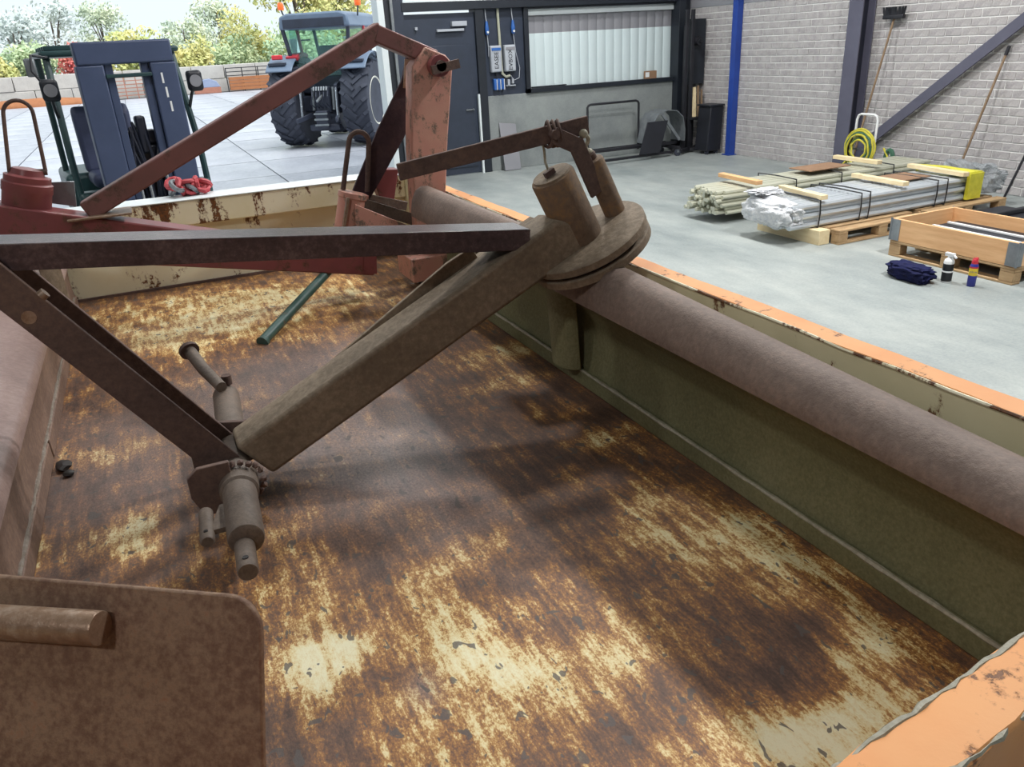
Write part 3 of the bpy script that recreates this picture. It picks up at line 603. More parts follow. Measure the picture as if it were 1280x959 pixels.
MB().bb(.965, 1.19, 3.20, 3.42, 1.05, 1.155).obj('hitch_crossbar', 'red_post_paint', rb, .005)
MB().bb(1.03, 1.17, 3.22, 3.4, ZF+.001, 1.05).obj('dark_under_crossbar', 'dark_hole', rb)  # near-black block filling the space below the crossbar
MB().tube([(.262, 2.93, 1.006), (.50, 3.2, 1.085), (.64, 3.36, 1.13)], .02, 12).lathe([(.026, 0), (.022, .02)], (.262, 2.925, 1.003), (.66, .7, .2), 12).obj('prop_leg', 'green_paint', rb)

# ================================================================ loose steel plate standing at the near left
pp0 = V((-.045, .852, ZF+.002)); pp1 = pp0+V((-.638, .455, 0))
pd = (pp1-pp0).normalized(); pn = pd.cross(V((.065, .117, .3))).normalized()
pn = pn if pn.dot(V((0, -1, 0))) > 0 else -pn
PH = .325; poly = [(0, 0)]+[(p, q) for p, q in arc(.05, PH-.05, .05, 180, 90, 8)]+[(.78, PH), (.78, 0)]
PU = V((.065, .117, .3)).normalized()
sp_ = thing('wing_plate', 'brown rusty steel plate with rounded corner and pipe stub standing at the near left', 'steel plate', (-.3, 1.2, ZF))
MB().prism(poly, pp0-pn*.008, pd, PU, pn, .012).obj('plate', 'plate_rust', sp_, .003)
a0 = pp0+pd*.235+pn*.03+PU*.27; a1 = pp0+pd*.7+pn*.03+PU*.257
st = MB().lathe([(.021, 0), (.024, 0), (.025, .003), (.025, .45)], a0, (a1-a0), 24).obj('pipe_stub', 'bare_pipe', sp_)
MB().tube([a0+(a1-a0)*(.02+i*.05)+Zv*.018-pn*.012+V((0, 0, random.uniform(-.003, .003))) for i in range(20)], .006, 6).obj('weld_seam', 'weld_bead', sp_)

# ================================================================ things along the front wall
def charger(x, txt, label):
    t = thing('charging_box', label, 'charger', (x, 12.5, 1.55), 0, 'charging boxes on the dark panel')
    MB().bb(x-.095, x+.095, 12.42, 12.52, 1.56, 1.96).obj('housing', 'plastic_grey', t, .02, 3)
    MB().bb(x-.08, x+.08, 12.414, 12.422, 1.885, 1.925).obj('status_strip', 'plastic_blue' if txt == 'EASEE' else 'grey_panel', t)
    me = text_mesh('lettering', txt, .1, 'print_black'); o = link('lettering', me, t)
    o.matrix_parent_inverse = wm(t).inverted(); o.matrix_basis = Matrix.Translation((x, 12.418, 1.74)) @ Matrix.Rotation(R_(90), 4, 'X') @ Matrix.Rotation(R_(90), 4, 'Z')
    MB().cyl((x, 12.47, 1.57), (x, 12.47, 1.5), .015, 10).obj('cable_gland', 'plastic_dark', t)
charger(5.52, 'EASEE', 'left grey charging box with dark vertical lettering beside the dark door')
charger(5.77, 'EVBOX', 'right grey charging box with dark vertical lettering beside the white window')
for x, lab in ((5.40, 'left blue plug hanging from a cable high on the dark panel'), (5.86, 'right blue plug hanging from a cable beside the white conduit')):
    t = thing('blue_plug', lab, 'plug', (x, 12.48, 2.12), 0, 'blue plugs on the dark panel')
    MB().lathe([(.02, 0), (.032, .02), (.034, .1), (.026, .14), (.018, .2)], (x, 12.47, 2.12), (0, 0, 1), 14).obj('plug_body', 'plastic_blue', t)
    MB().cyl((x, 12.43, 2.16), (x, 12.47, 2.16), .018, 10).obj('plug_lock', 'plastic_white', t)
    MB().tube([(x-.012, 12.48, 2.5), (x-.01, 12.47, 2.4), (x, 12.47, 2.31)], .007, 6).obj('feed_cable', 'plastic_grey', t)
    MB().tube([(x, 12.47, 2.13), (x+.01, 12.47, 1.95), (x+.01, 12.48, 1.8)] if x < 5.6 else [(x, 12.47, 2.13), (x+.03, 12.47, 1.85), (x+.09, 12.47, 1.6), (x+.07, 12.47, 1.45), (x-.03, 12.47, 1.42), (x-.08, 12.47, 1.5)], .006, 6).obj('drop_cable', 'plastic_grey', t)
pc_ = MB().tube([(5.61, 12.49, 2.5), (5.63, 12.49, 1.65), (5.64, 12.49, 1.53), (5.7, 12.48, 1.48), (5.77, 12.47, 1.5)], .022, 8).obj('conduit_pipe', 'pvc_pipe')
tag(pc_, 'pale vertical conduit pipe between the two charging boxes', 'pipe')
for i in range(3):
    x = 5.49+i*.065
    t = thing('blue_socket', ['leftmost', 'middle', 'rightmost'][i]+' of the three small blue sockets under the charging boxes', 'socket', (x, 12.5, 1.28), 0, 'blue sockets under the charging boxes')
    MB().bb(x-.026, x+.026, 12.44, 12.52, 1.29, 1.46).obj('socket_body', 'plastic_blue', t, .008)
    MB().bb(x+.016, x+.026, 12.43, 12.44, 1.29, 1.45).obj('socket_flap', 'plastic_white', t)
tag(MB().bb(5.72, 5.76, 12.46, 12.52, 1.34, 1.44).bb(5.8, 5.83, 12.46, 12.52, 1.37, 1.45).bb(5.7, 5.87, 12.48, 12.52, 1.33, 1.35).obj('cable_hook', 'plastic_grey', None, .004), 'small grey cable hook beside the blue sockets', 'hook')
t = thing('cardboard_box', 'small brown cardboard box on the window sill', 'box', (8.55, 12.5, 1.27))
MB().bb(8.42, 8.66, 12.47, 12.525, 1.27, 1.4).obj('carton', 'cardboard', t, .004)
MB().bb(8.42, 8.5, 12.466, 12.47, 1.3, 1.38).obj('paper_label', 'plastic_white', t)
# grey sheet leaning on plinth
tag(MB().prism([(0, 0), (.30, 0), (.30, .74), (.0, .78)], (5.52, 12.33, .005), Xv, V((0, .2, .98)), V((0, -.98, .2)), .02).obj('leaning_sheet', 'grey_panel', None, .002), 'narrow grey sheet leaning on the concrete plinth beside the dark door', 'sheet')
# black tube trolley
t = thing('tube_trolley', 'low black platform trolley with a tall tube handle by the plinth', 'trolley', (7.6, 11.9, 0))
MB().tube([(7.08, 12.22, .18), (7.08, 12.22, .9), (7.1, 12.22, .93), (7.14, 12.22, .945), (8.06, 12.22, .945), (8.1, 12.22, .93), (8.12, 12.22, .9), (8.12, 12.22, .12)], .02, 8).obj('handle', 'black_steel', t)
MB().bar((6.7, 11.95, .2), (8.75, 11.95, .2), .05, .05).obj('long_rail', 'black_steel', t, .004)
MB().bar((6.8, 12.22, .18), (8.7, 12.22, .18), .05, .05).obj('long_rail', 'black_steel', t, .004)
MB().bar((6.6, 11.65, .07), (8.5, 11.75, .07), .04, .04).obj('floor_rail', 'black_steel', t, .004)
for x in (6.9, 8.6):
    MB().bar((x, 11.65, .14), (x, 12.24, .14), .05, .05).obj('cross_rail', 'black_steel', t, .004)
    for y in (11.7, 12.2):
        cz = MB().cyl((x, y-.02, .055), (x, y+.02, .055), .055, 16).obj('castor', 'tyre_rubber', t)
        MB().bb(x-.02, x+.02, y-.03, y+.03, .06, .14).obj('castor_fork', 'galvanised', cz)
# bent sheet hood and black plate on it
t = thing('sheet_hood', 'galvanised bent sheet-metal hood lying on the black trolley', 'hood', (8.45, 12.1, .2))
pr = [(-.36, .0), (-.30, .36), (-.2, .5), (0, .55), (.2, .53), (.33, .42), (.38, .2), (.38, 0), (.37, 0), (.37, .2), (.32, .41), (.19, .52), (0, .54), (-.19, .49), (-.29, .35), (-.35, 0)]
MB().prism([(p+8.45, q+.226) for p, q in pr], (0, 11.8, 0), Xv, Zv, Yv, .42).obj('bent_sheet', 'galvanised', t, .002)
MB().bar((8.32, 11.79, .72), (8.7, 11.79, .26), .02, .05).obj('edge_strip', 'galvanised', t)
tag(MB().prism([(0, 0), (.42, 0), (.62, .52), (.2, .52)], (7.78, 11.66, .1), Xv, V((0, .12, .99)), Yv, .02).obj('black_plate', 'black_sheet', None, .002), 'slanted black sheet plate leaning on the trolley left of the hood', 'plate')
# tall black cutter stand in the corner
t = thing('tall_stand', 'tall black steel stand with uprights and feet in the wall corner', 'stand', (9.0, 11.9, 0))
for x in (8.9, 9.02): MB().bar((x, 11.95, .05), (x, 11.95, 2.35), .05, .06).obj('upright', 'black_steel', t, .004)
MB().bb(9.02, 9.2, 12.06, 12.2, .05, 2.1).obj('back_post', 'black_steel', t, .004)
MB().bb(9.0, 9.34, 12.0, 12.05, 1.15, 2.2).obj('back_board', 'anthracite_dark', t, .004)
MB().bar((8.7, 11.75, .06), (9.3, 12.1, .06), .06, .06).obj('foot_bar', 'black_steel', t, .004)
MB().bar((8.72, 12.05, .05), (9.34, 11.8, .05), .06, .06).obj('foot_bar', 'black_steel', t, .004)
MB().bb(9.0, 9.32, 11.85, 12.02, .56, .6).obj('shelf', 'black_steel', t, .003)
MB().cyl((9.12, 11.86, 1.85), (9.12, 12.02, 1.85), .07, 18).cyl((9.12, 11.82, 1.85), (9.12, 11.86, 1.85), .035, 14).obj('motor', 'black_steel', t)
for i, (x, lx, hh) in enumerate(((9.06, .07, .5), (9.16, .04, .52), (9.24, .03, .45))):
    tag(MB().prism([(0, 0), (lx, 0), (lx+.02, hh), (.02, hh)], (x, 11.9, .605), Xv, V((0, .12, .99)), Yv, .025).obj('board', 'wood_old' if i else 'wood_pale', None, .002), ['pale wide wooden board standing on the black stand shelf', 'narrow brown wooden board on the black stand shelf', 'thin dark wooden strip at the right end of the stand shelf'][i], 'board', 'boards on the stand shelf')
t = thing('black_bin', 'black upright box standing between the tall stand and the blue post', 'box', (9.2, 11.52, 0))
MB().prism([(9.0, .06), (9.3, .06), (9.33, .8), (9.06, .8)], (0, 11.4, 0), Xv, Zv, Yv, .34).obj('body', 'black_sheet', t, .01)
MB().bb(9.03, 9.34, 11.38, 11.76, .8, .83).obj('lid', 'black_sheet', t, .006)
for x in (9.05, 9.25): MB().cyl((x, 11.44, .03), (x, 11.48, .03), .03, 12).bb(x-.012, x+.012, 11.42, 11.5, .03, .062).obj('castor', 'tyre_rubber', t)

# ================================================================ tools against the brick wall
t = thing('broom', 'long handled broom standing head up against the brick wall right of the dark column', 'broom', (9.0, 8.2, 0))
b0, b1 = V((8.98, 8.22, 0)), V((9.3, 8.05, 2.02))
MB().cyl(b0, b1, .014, 10).obj('handle', 'wood_old', t)
MB().bar(b1+V((-.02, -.17, .02)), b1+V((-.02, .15, .02)), .06, .05).obj('head', 'black_steel', t, .01)
bs = MB()
for i in range(26):
    y = -.17+i*.0125
    bs.bar(b1+V((-.03, y, .04)), b1+V((-.045+random.uniform(-.012, .012), y*1.15, .14)), .012, .012)
bs.obj('bristles', 'black_steel', t)
for i, (p0, p1, lab) in enumerate(((V((9.06, 6.66, 0)), V((9.33, 6.42, 1.66)), 'thin wooden rod leaning on the brick wall above the wrapped bundle end'), (V((9.1, 5.98, 0)), V((9.34, 5.8, 1.1)), 'dark rod leaning on the brick wall at the right edge'))):
    t = thing('leaning_rod', lab, 'rod', p0)
    MB().cyl(p0, p1, .014, 10).obj('shaft', 'wood_old' if i == 0 else 'black_steel', t)
    MB().cyl(p1-(p1-p0).normalized()*.1, p1, .02, 10).obj('grip', 'black_steel', t)
# hose trolley
t = thing('hose_trolley', 'white tube hose trolley beside the dark column', 'hose trolley', (8.95, 8.0, 0))
hx0, hy0 = 8.86, 7.9
MB().tube([(hx0, hy0+.17, .1), (hx0+.02, hy0+.17, .8), (hx0+.02, hy0+.15, .85), (hx0+.02, hy0+.11, .87), (hx0+.02, hy0-.11, .87), (hx0+.02, hy0-.15, .85), (hx0+.02, hy0-.17, .8), (hx0, hy0-.17, .1)], .016, 8).obj('handle', 'plastic_white', t)
for y in (-.2, .2): MB().cyl((hx0+.05, hy0+y-.02, .1), (hx0+.05, hy0+y+.02, .1), .1, 18).obj('wheel', 'tyre_rubber', t)
MB().cyl((hx0+.05, hy0-.24, .1), (hx0+.05, hy0+.24, .1), .012).cyl((hx0, hy0-.18, .42), (hx0, hy0+.18, .42), .012).obj('axle', 'galvanised', t)
t = thing('garden_hose', 'coiled yellow and green hose hanging on the white trolley', 'hose', (8.78, 7.9, .1))
for i in range(7):
    r = .25-.022*i; dx = -.06-.014*(i % 4)
    pts = [(hx0+dx+random.uniform(-.01, .01), hy0+r*math.cos(a)*(1+.04*math.sin(3*a+i)), .43+r*1.05*math.sin(a)) for a in [2*math.pi*j/28 for j in range(28)]]
    MB().tube(pts, .013, 7, True).obj('hose_turn', 'hose_green' if i in (2, 5) else 'hose_yellow', t)
MB().tube([(hx0-.08, hy0+.2, .25), (hx0-.1, hy0+.35, .08), (hx0-.14, hy0+.2, .02), (hx0-.12, hy0-.1, .02), (hx0-.02, hy0-.3, .06), (hx0+.1, hy0-.36, .3), (hx0+.1, hy0-.25, .45)], .013, 7).obj('hose_tail', 'hose_yellow', t)
MB().tube([(hx0+.12, hy0-.34+.06*math.cos(a), .3+.13*math.sin(a)) for a in [2*math.pi*j/16 for j in range(16)]], .03, 7, True).obj('green_coil', 'hose_green', t)

# ================================================================ tube bundles, pallets, pallet box
def bundle(name, label, x0, x1, yc, z0, cols, rows, r, mat, fuzz):
    t = thing(name, label, 'tube bundle', ((x0+x1)/2, yc, z0))
    me = MB().cyl((0, 0, 0), (1, 0, 0), r, 7).mesh('tube', mat)
    for k_ in range(rows):
        for c in range(cols-(k_ % 2)):
            y = yc+(c-(cols-1-(k_ % 2))/2)*r*2.12; z = z0+r+k_*r*1.8+random.uniform(-.003, .003)
            o = link('tube', me, t, 0, 2, False); a = x0+random.uniform(-fuzz, fuzz)
            o.location = (a-t.location.x, y-t.location.y, z-t.location.z); o.scale = (x1-a, 1, 1)
    return t
BW, BH = .56, .26
b1_ = bundle('tube_bundle', 'strapped bundle of olive grey steel tubes nearest the brick wall column', 5.72, 9.0, 7.22, .1, 12, 6, .024, 'tube_olive', .08)
def straps(t, xs, y0, y1, z0, z1, mat='strap_black'):
    for x in xs:
        MB().tube([(x, y0, z0), (x+.01, y0, (z0+z1)/2), (x, y0, z1), (x+.01, (y0+y1)/2, z1+.006), (x, y1, z1), (x, y1, z0), (x, (y0+y1)/2, z0-.004)], .008, 5, True).obj('strap', mat, t)
straps(b1_, (6.75, 7.45, 8.3), 6.90, 7.535, .1, .385)
b2_ = bundle('tube_bundle', 'film wrapped bundle of zinc grey steel tubes resting on the pallet', 5.62, 8.3, 6.08, .15, 12, 5, .0265, 'tube_zinc', .03)
straps(b2_, (5.95, 6.5, 6.62, 7.6, 7.75), 5.735, 6.425, .152, .42)
def batten(x, y0, y1, z, label, mat='wood_pale', dx=0, h=.045):
    tag(MB().bar((x, y0, z+h/2), (x+dx, y1, z+h/2), .08, h).obj('wood_batten', mat, None, .003), label, 'batten', 'battens strapped on the tube bundles')
batten(6.1, 6.78, 7.5, .415, 'orange-brown batten lying across the open end of the olive tube bundle', 'wood_new_y', .05)
batten(8.05, 6.9, 7.6, .415, 'pale batten across the olive bundle near the hose')
batten(5.98, 5.72, 6.42, .42, 'short pale batten across the film wrapped bundle near its wrapped end', 'wood_pale', .1)
batten(7.1, 5.72, 6.45, .42, 'pale batten across the middle of the film wrapped bundle', 'wood_pale', .05)
batten(7.98, 5.7, 6.5, .42, 'pale batten across the far end of the film wrapped bundle', 'wood_pale', .1)
tag(MB().bb(7.1, 7.75, 7.05, 7.4, .412, .424).obj('hardboard_strip', 'cardboard', None, .002), 'flat brown board lying on top of the olive tube bundle', 'board')
tag(MB().bb(7.2, 7.75, 5.95, 6.3, .414, .426).obj('hardboard_strip', 'cardboard', None, .002), 'flat brown board lying on top of the film wrapped bundle', 'board')
# film bag around the bundle end
def crumple(c, rad, name, mat, label, cat, sub=5, amp=.12, seed=1):
    random.seed(seed); b = MB().ico(c, (1, 1, 1), sub)
    ph = [(V((random.uniform(-1, 1), random.uniform(-1, 1), random.uniform(-1, 1)))*random.uniform(3, 9)*(1 if _ < 9 else 3), random.uniform(0, 6)) for _ in range(22)]
    c = V(c); out = []
    for p in b.v:
        d = p-c; s = 1+amp*sum(math.sin(k.dot(d)+q) for k, q in ph)/3.2
        e = V([math.copysign(abs(a)**.72, a) for a in d])
        out.append(c+V((e.x*rad[0], e.y*rad[1], e.z*rad[2]))*s)
    b.v = out; o = b.obj(name, mat)
    return tag(o, label, cat)
crumple((5.66, 6.08, .29), (.15, .36, .14), 'film_wrap', 'plastic_film', 'crumpled clear plastic film over the near end of the zinc tube bundle', 'plastic wrap', 5, .06, 3)
crumple((5.72, 6.25, .46), (.17, .13, .03), 'film_flap', 'plastic_film', 'loose white film flap on top of the zinc tube bundle', 'plastic wrap', 5, .14, 5)
crumple((8.56, 6.05, .3), (.26, .32, .16), 'film_wrap', 'clear_film', 'clear plastic film around the far end of the zinc tube bundle by the rods', 'plastic wrap', 5, .12, 9)
tag(MB().tube([(8.16, 5.72, .17), (8.16, 5.715, .3), (8.16, 5.74, .44), (8.16, 6.1, .455), (8.16, 6.45, .44), (8.16, 6.47, .17), (8.16, 6.1, .172)], .022, 6, True).bb(8.05, 8.27, 5.70, 5.74, .16, .44).bb(8.05, 8.27, 5.72, 6.0, .43, .45).obj('yellow_wrap', 'yellow_tape', None, .004), 'bright yellow wrapping band around the far end of the zinc bundle', 'tape')

def pallet(x0, y0, rot, label, L_=1.2, W_=.8):
    t = thing('pallet', label, 'pallet', (x0, y0, 0), rot, 'wooden pallets')
    def p(name, a): return MB().bb(*a).obj(name, 'wood_pallet', t, .004, 1, False)
    for y in (-.34, -.17, 0, .17, .34): p('deck_board', (-L_/2, L_/2, y-.06, y+.06, .122, .144))
    for x in (-.54, 0, .54): p('cross_board', (x-.06, x+.06, -W_/2, W_/2, .1, .122))
    for x in (-.54, 0, .54):
        for y in (-.35, 0, .35): p('block', (x-.06, x+.06, y-.05, y+.05, .022, .1))
    for y in (-.35, 0, .35): p('skid', (-L_/2, L_/2, y-.05, y+.05, 0, .022))
    return t
pallet(6.62, 5.92, 0, 'weathered wooden pallet under the middle of the film wrapped bundle')
pallet(7.95, 5.98, 0, 'weathered wooden pallet under the far end of the film wrapped bundle')
pallet(6.5, 4.4, R_(90), 'wooden pallet under the plywood collar box')
tag(MB().bb(5.86, 6.0, 5.62, 6.5, .0, .143).obj('timber_block', 'wood_pale', None, .004), 'pale square timber under the near end of the film wrapped bundle', 'timber')
for i, x in enumerate((6.35, 8.4)):
    tag(MB().bb(x, x+.1, 6.86, 7.6, 0, .098).obj('timber_block', 'wood_pallet', None, .004), ['brown bearer timber under the open end of the olive bundle', 'brown bearer timber under the far end of the olive bundle'][i], 'timber')
t = thing('pallet_collar', 'plywood pallet collar box with metal corner hinges and dark panels inside', 'crate', (6.5, 4.4, .144))
for nm, a, mt in (('side_board', (6.1, 6.125, 3.8, 5.0, .146, .345), 'wood_new_y'), ('side_board', (6.875, 6.9, 3.8, 5.0, .146, .345), 'wood_new_y'), ('end_board', (6.125, 6.875, 4.975, 5.0, .146, .345), 'wood_new'), ('end_board', (6.125, 6.875, 3.8, 3.825, .146, .345), 'wood_new')):
    MB().bb(*a).obj(nm, mt, t, .003)
for y in (3.8, 5.0):
    for x in (6.1, 6.9):
        s = -1 if x < 6.5 else 1; q = -1 if y < 4.4 else 1
        MB().bb(min(x, x+s*.006), max(x, x+s*.006), min(y, y-q*.09), max(y, y-q*.09), .15, .34).bb(min(x, x-s*.06), max(x, x-s*.06), min(y, y+q*.006), max(y, y+q*.006), .15, .34).cyl((x+s*.004, y+q*.004, .147), (x+s*.004, y+q*.004, .35), .01, 8).obj('corner_hinge', 'galvanised', t)
tag(MB().bb(6.2, 6.8, 3.87, 4.86, .147, .25).obj('dark_panel_stack', 'black_sheet', None, .005), 'stack of dark sheets lying inside the plywood box', 'sheets')
for i, x in enumerate((6.42, 6.62)):
    tag(MB().bar((x, 3.9, .26), (x+.02, 4.84, .26), .03, .018).obj('white_strip', 'plastic_white', None, .003), ['white strip nearer the camera on the dark sheets in the plywood box', 'white strip farther back on the dark sheets in the plywood box'][i], 'strip', 'white strips in the box')
tag(MB().bb(7.4, 8.3, 4.7, 5.45, .0, .11).bb(7.35, 8.35, 5.1, 5.16, .11, .16).obj('dark_crate', 'black_sheet', None, .01), 'low black crate behind the plywood box', 'crate')
# bottle, spray can, cloth
t = thing('spray_bottle', 'white and black trigger spray bottle on the floor by the navy cloth', 'bottle', (5.79, 4.15, 0))
c_ = V((5.79, 4.15, 0))
MB().lathe([(.036, 0), (.04, .004), (.04, .17), (.034, .19), (.016, .205), (.014, .215)], c_, Zv, 24).obj('bottle_body', 'plastic_white', t)
MB().lathe([(.0405, .012), (.0408, .014), (.0408, .085), (.0405, .087)], c_, Zv, 24).lathe([(.0405, .1), (.0408, .102), (.0408, .155), (.0405, .157)], c_, Zv, 24).obj('black_label', 'print_black', t)
MB().bb(5.775, 5.805, 4.11, 4.19, .215, .245).bar((5.79, 4.12, .23), (5.775, 4.08, .215), .016, .016).bar((5.79, 4.13, .22), (5.78, 4.1, .17), .012, .01).obj('trigger_head', 'plastic_white', t, .004)
t = thing('spray_can', 'blue and yellow spray can with red cap on the floor beside the white bottle', 'spray can', (5.85, 3.97, 0))
c_ = V((5.85, 3.97, 0))
MB().lathe([(.03, 0), (.032, .004), (.032, .165), (.024, .185)], c_, Zv, 24).obj('can_body', 'can_blue', t)
MB().lathe([(.0324, .09), (.0326, .091), (.0326, .15), (.0324, .152)], c_, Zv, 24).obj('yellow_label', 'can_yellow', t)
MB().lathe([(.0328, .15), (.0328, .163)], c_, Zv, 24).obj('red_band', 'can_red', t)
MB().lathe([(.0245, .183), (.0245, .2), (.018, .225), (.016, .227)], c_+V((.0, 0, 0)), Zv, 20).bb(5.84, 5.875, 3.96, 3.98, .2, .232).obj('red_cap', 'can_red', t, .002)
me = text_mesh('can_print', 'WD-40', .017, 'can_blue', .0004)
o = link('can_print', me, t); dv = (V((0, 0, 0))-V((5.85, 3.97, 0))).normalized()
o.matrix_parent_inverse = wm(t).inverted(); o.matrix_basis = Matrix.Translation(c_+dv*.0333+Zv*.122) @ Matrix.Rotation(math.atan2(dv.y, dv.x)+R_(90), 4, 'Z') @ Matrix.Rotation(R_(90), 4, 'X')
crumple((5.62, 4.36, .066), (.11, .2, .066), 'folded_cloth', 'navy_cloth', 'crumpled navy blue work cloth on the floor left of the spray bottle', 'cloth', 5, .085, 11)

# ================================================================ forklift
random.seed(21)
fx, fy = .045, 7.35
fk = thing('forklift', 'dark forklift with tall twin mast facing the trailer', 'forklift', (fx, fy, 0))
for s in (-1, 1):
    rl = MB().bb(fx+s*.27-.1, fx+s*.27+.1, fy-.02, fy+.14, .08, 2.0).obj('outer_rail', 'forklift_frame', fk, .012)
    MB().bb(fx+s*.135-.03, fx+s*.135+.03, fy+.02, fy+.1, .15, 2.12).obj('inner_rail', 'forklift_frame', fk, .006)
    MB().cyl((fx+s*.2, fy+.18, .3), (fx+s*.2, fy+.18, 1.9), .035, 14).obj('lift_cylinder', 'hydraulic_black', fk)
    MB().cyl((fx+s*.11, fy-.03, .4), (fx+s*.11, fy-.03, 1.2), .012, 8).obj('chain', 'chrome_rod', fk)
MB().bb(fx-.36, fx+.36, fy-.02, fy+.12, 2.0, 2.17).obj('mast_head', 'forklift_frame', fk, .015)
MB().bb(fx-.17, fx+.17, fy-.03, fy+.08, 1.9, 1.93).obj('cross_member', 'forklift_green', fk, .006)
for i in range(3):
    MB().bb(fx+.235+i*.012, fx+.25+i*.012, fy-.023, fy-.02, 1.62+.11*(2-i), 1.70+.11*(2-i)).obj('mast_marking', 'plastic_white', fk)
MB().bb(fx-.36, fx+.36, fy-.08, fy-.03, .15, .25).bb(fx-.36, fx+.36, fy-.08, fy-.03, .6, .7).obj('fork_carriage', 'hydraulic_black', fk, .006)
for s in (-1, 1): MB().bb(fx+s*.25-.05, fx+s*.25+.05, fy-.12, fy-.08, .02, .75).bb(fx+s*.25-.05, fx+s*.25+.05, fy-1.1, fy-.08, .02, .06).obj('fork', 'hydraulic_black', fk, .006)
# hydraulics between the rails
for i in range(9):
    x = fx-.12+i*.03
    MB().tube([(x, fy+.1, .9), (x+random.uniform(-.03, .03), fy+.06, 1.2), (x+random.uniform(-.05, .05), fy+.12, 1.45+random.uniform(-.1, .1)), (x+random.uniform(-.1, .1), fy+.3, 1.3)], .012, 6).obj('hydraulic_hose', 'hydraulic_black', fk)
MB().bb(fx-.17, fx+.17, fy+.16, fy+.34, .3, 1.36).bb(fx-.1, fx+.14, fy+.18, fy+.3, 1.36, 1.48).bb(fx-.02, fx+.06, fy+.1, fy+.2, 1.3, 1.6).obj('lift_block', 'hydraulic_black', fk, .02)
MB().cyl((fx-.02, fy+.05, .6), (fx-.03, fy+.05, 1.2), .016, 10).obj('piston_rod', 'chrome_rod', fk)
MB().bb(fx-.55, fx+.55, fy+.35, fy+2.3, .25, .62).bb(fx-.55, fx+.55, fy+1.5, fy+2.4, .62, 1.05).obj('body', 'forklift_green', fk, .05, 3)
MB().bb(fx-.55, fx+.55, fy+.4, fy+.6, .62, 1.0).obj('dashboard', 'forklift_green', fk, .04)
for s in (-1, 1):
    MB().tube([(fx+s*.53, fy+.42, .6), (fx+s*.53, fy+.5, 1.3), (fx+s*.5, fy+.75, 2.08)], .028, 8).obj('guard_post', 'forklift_green', fk)
    MB().tube([(fx+s*.5, fy+1.95, 1.0), (fx+s*.5, fy+1.75, 2.08)], .028, 8).obj('rear_guard_post', 'forklift_green', fk)
    for y, r, wd in ((.55, .3, .2), (2.0, .24, .18)):
        wh = MB().lathe([(.15, -wd/2), (r-.03, -wd/2), (r, -wd/2+.03), (r, wd/2-.03), (r-.03, wd/2), (.15, wd/2)], (fx+s*.48, fy+y, r), (1, 0, 0), 28).obj('wheel', 'tyre_rubber', fk)
        MB().lathe([(.04, -.06), (.155, -.06), (.155, .06)], (fx+s*.48, fy+y, r), (s, 0, 0), 20).obj('wheel_hub', 'rim_cream', wh)
    # work lamp on the guard
    lm = MB().bb(fx+s*.56-.065, fx+s*.56+.065, fy+.28, fy+.36, 1.75, 1.92).obj('work_lamp', 'plastic_dark', fk, .03, 3)
    MB().cyl((fx+s*.56, fy+.272, 1.835), (fx+s*.56, fy+.285, 1.835), .05, 18).obj('lamp_lens', 'grey_panel', lm)
    MB().tube([(fx+s*.56, fy+.36, 1.8), (fx+s*.55, fy+.5, 1.72), (fx+s*.53, fy+.6, 1.6)], .015, 6).obj('lamp_bracket', 'plastic_dark', lm)
rf = MB().bb(fx-.55, fx+.55, fy+.65, fy+1.8, 2.08, 2.13).obj('overhead_guard', 'forklift_green', fk, .02)
for i in range(5): MB().bb(fx-.5, fx+.5, fy+.75+i*.22, fy+.8+i*.22, 2.13, 2.17).obj('guard_bar', 'forklift_green', rf, .008)
MB().tube([(fx-.5, fy+.62, 2.08), (fx-.62, fy+.5, 2.1), (fx-.64, fy+.45, 1.98), (fx-.6, fy+.4, 1.9)], .012, 6).obj('lamp_cable', 'plastic_dark', fk)
mi = MB().bb(fx-.68, fx-.6, fy+.5, fy+.54, 1.94, 2.08).obj('mirror', 'galvanised', fk, .015)
st_ = MB().bb(fx-.36, fx+.16, fy+1.0, fy+1.45, .95, 1.08).obj('seat', 'seat_vinyl', fk, .05, 3)
MB().prism([(0, 0), (.14, 0), (.24, .5), (.14, .62), (.05, .55)], (fx-.36, fy+1.4, 1.05), (0, 1, 0), (0, 0, 1), (1, 0, 0), .5).obj('seat_back', 'seat_vinyl', fk, .04, 3)
MB().prism([(0, 0), (.09, .02), (.12, .22), (.03, .22)], (fx-.22, fy+1.56, 1.68), (0, 1, 0), (0, 0, 1), (1, 0, 0), .24).obj('head_rest', 'seat_vinyl', fk, .03, 3)
MB().tube([(fx-.05+.17*math.cos(a), fy+.9+.1*math.sin(a), 1.18+.12*math.sin(a)) for a in [2*math.pi*i/24 for i in range(24)]], .014, 6, True).cyl((fx-.05, fy+.62, .95), (fx-.05, fy+.9, 1.18), .025, 10).obj('steering_wheel', 'plastic_dark', fk)
fk.rotation_euler = (0, 0, R_(8))
# red straps heaped on the rim of the front wall
t = thing('red_strap_heap', 'heap of red load straps on the rim of the cream front wall', 'straps', (.17, 4.08, 1.41))
for i in range(18):
    a = random.uniform(0, 6.28); c = V((.17+random.uniform(-.075, .075), 4.085+random.uniform(-.03, .03), 1.432+random.uniform(0, .035)))
    MB().tube([c+V((.035*math.cos(q)*math.cos(a), .035*math.sin(q), .02*math.sin(q+a))) for q in [2*math.pi*j/10 for j in range(10)]], .011, 6, True).obj('strap_loop', 'red_strap' if i % 5 else 'galvanised', t)

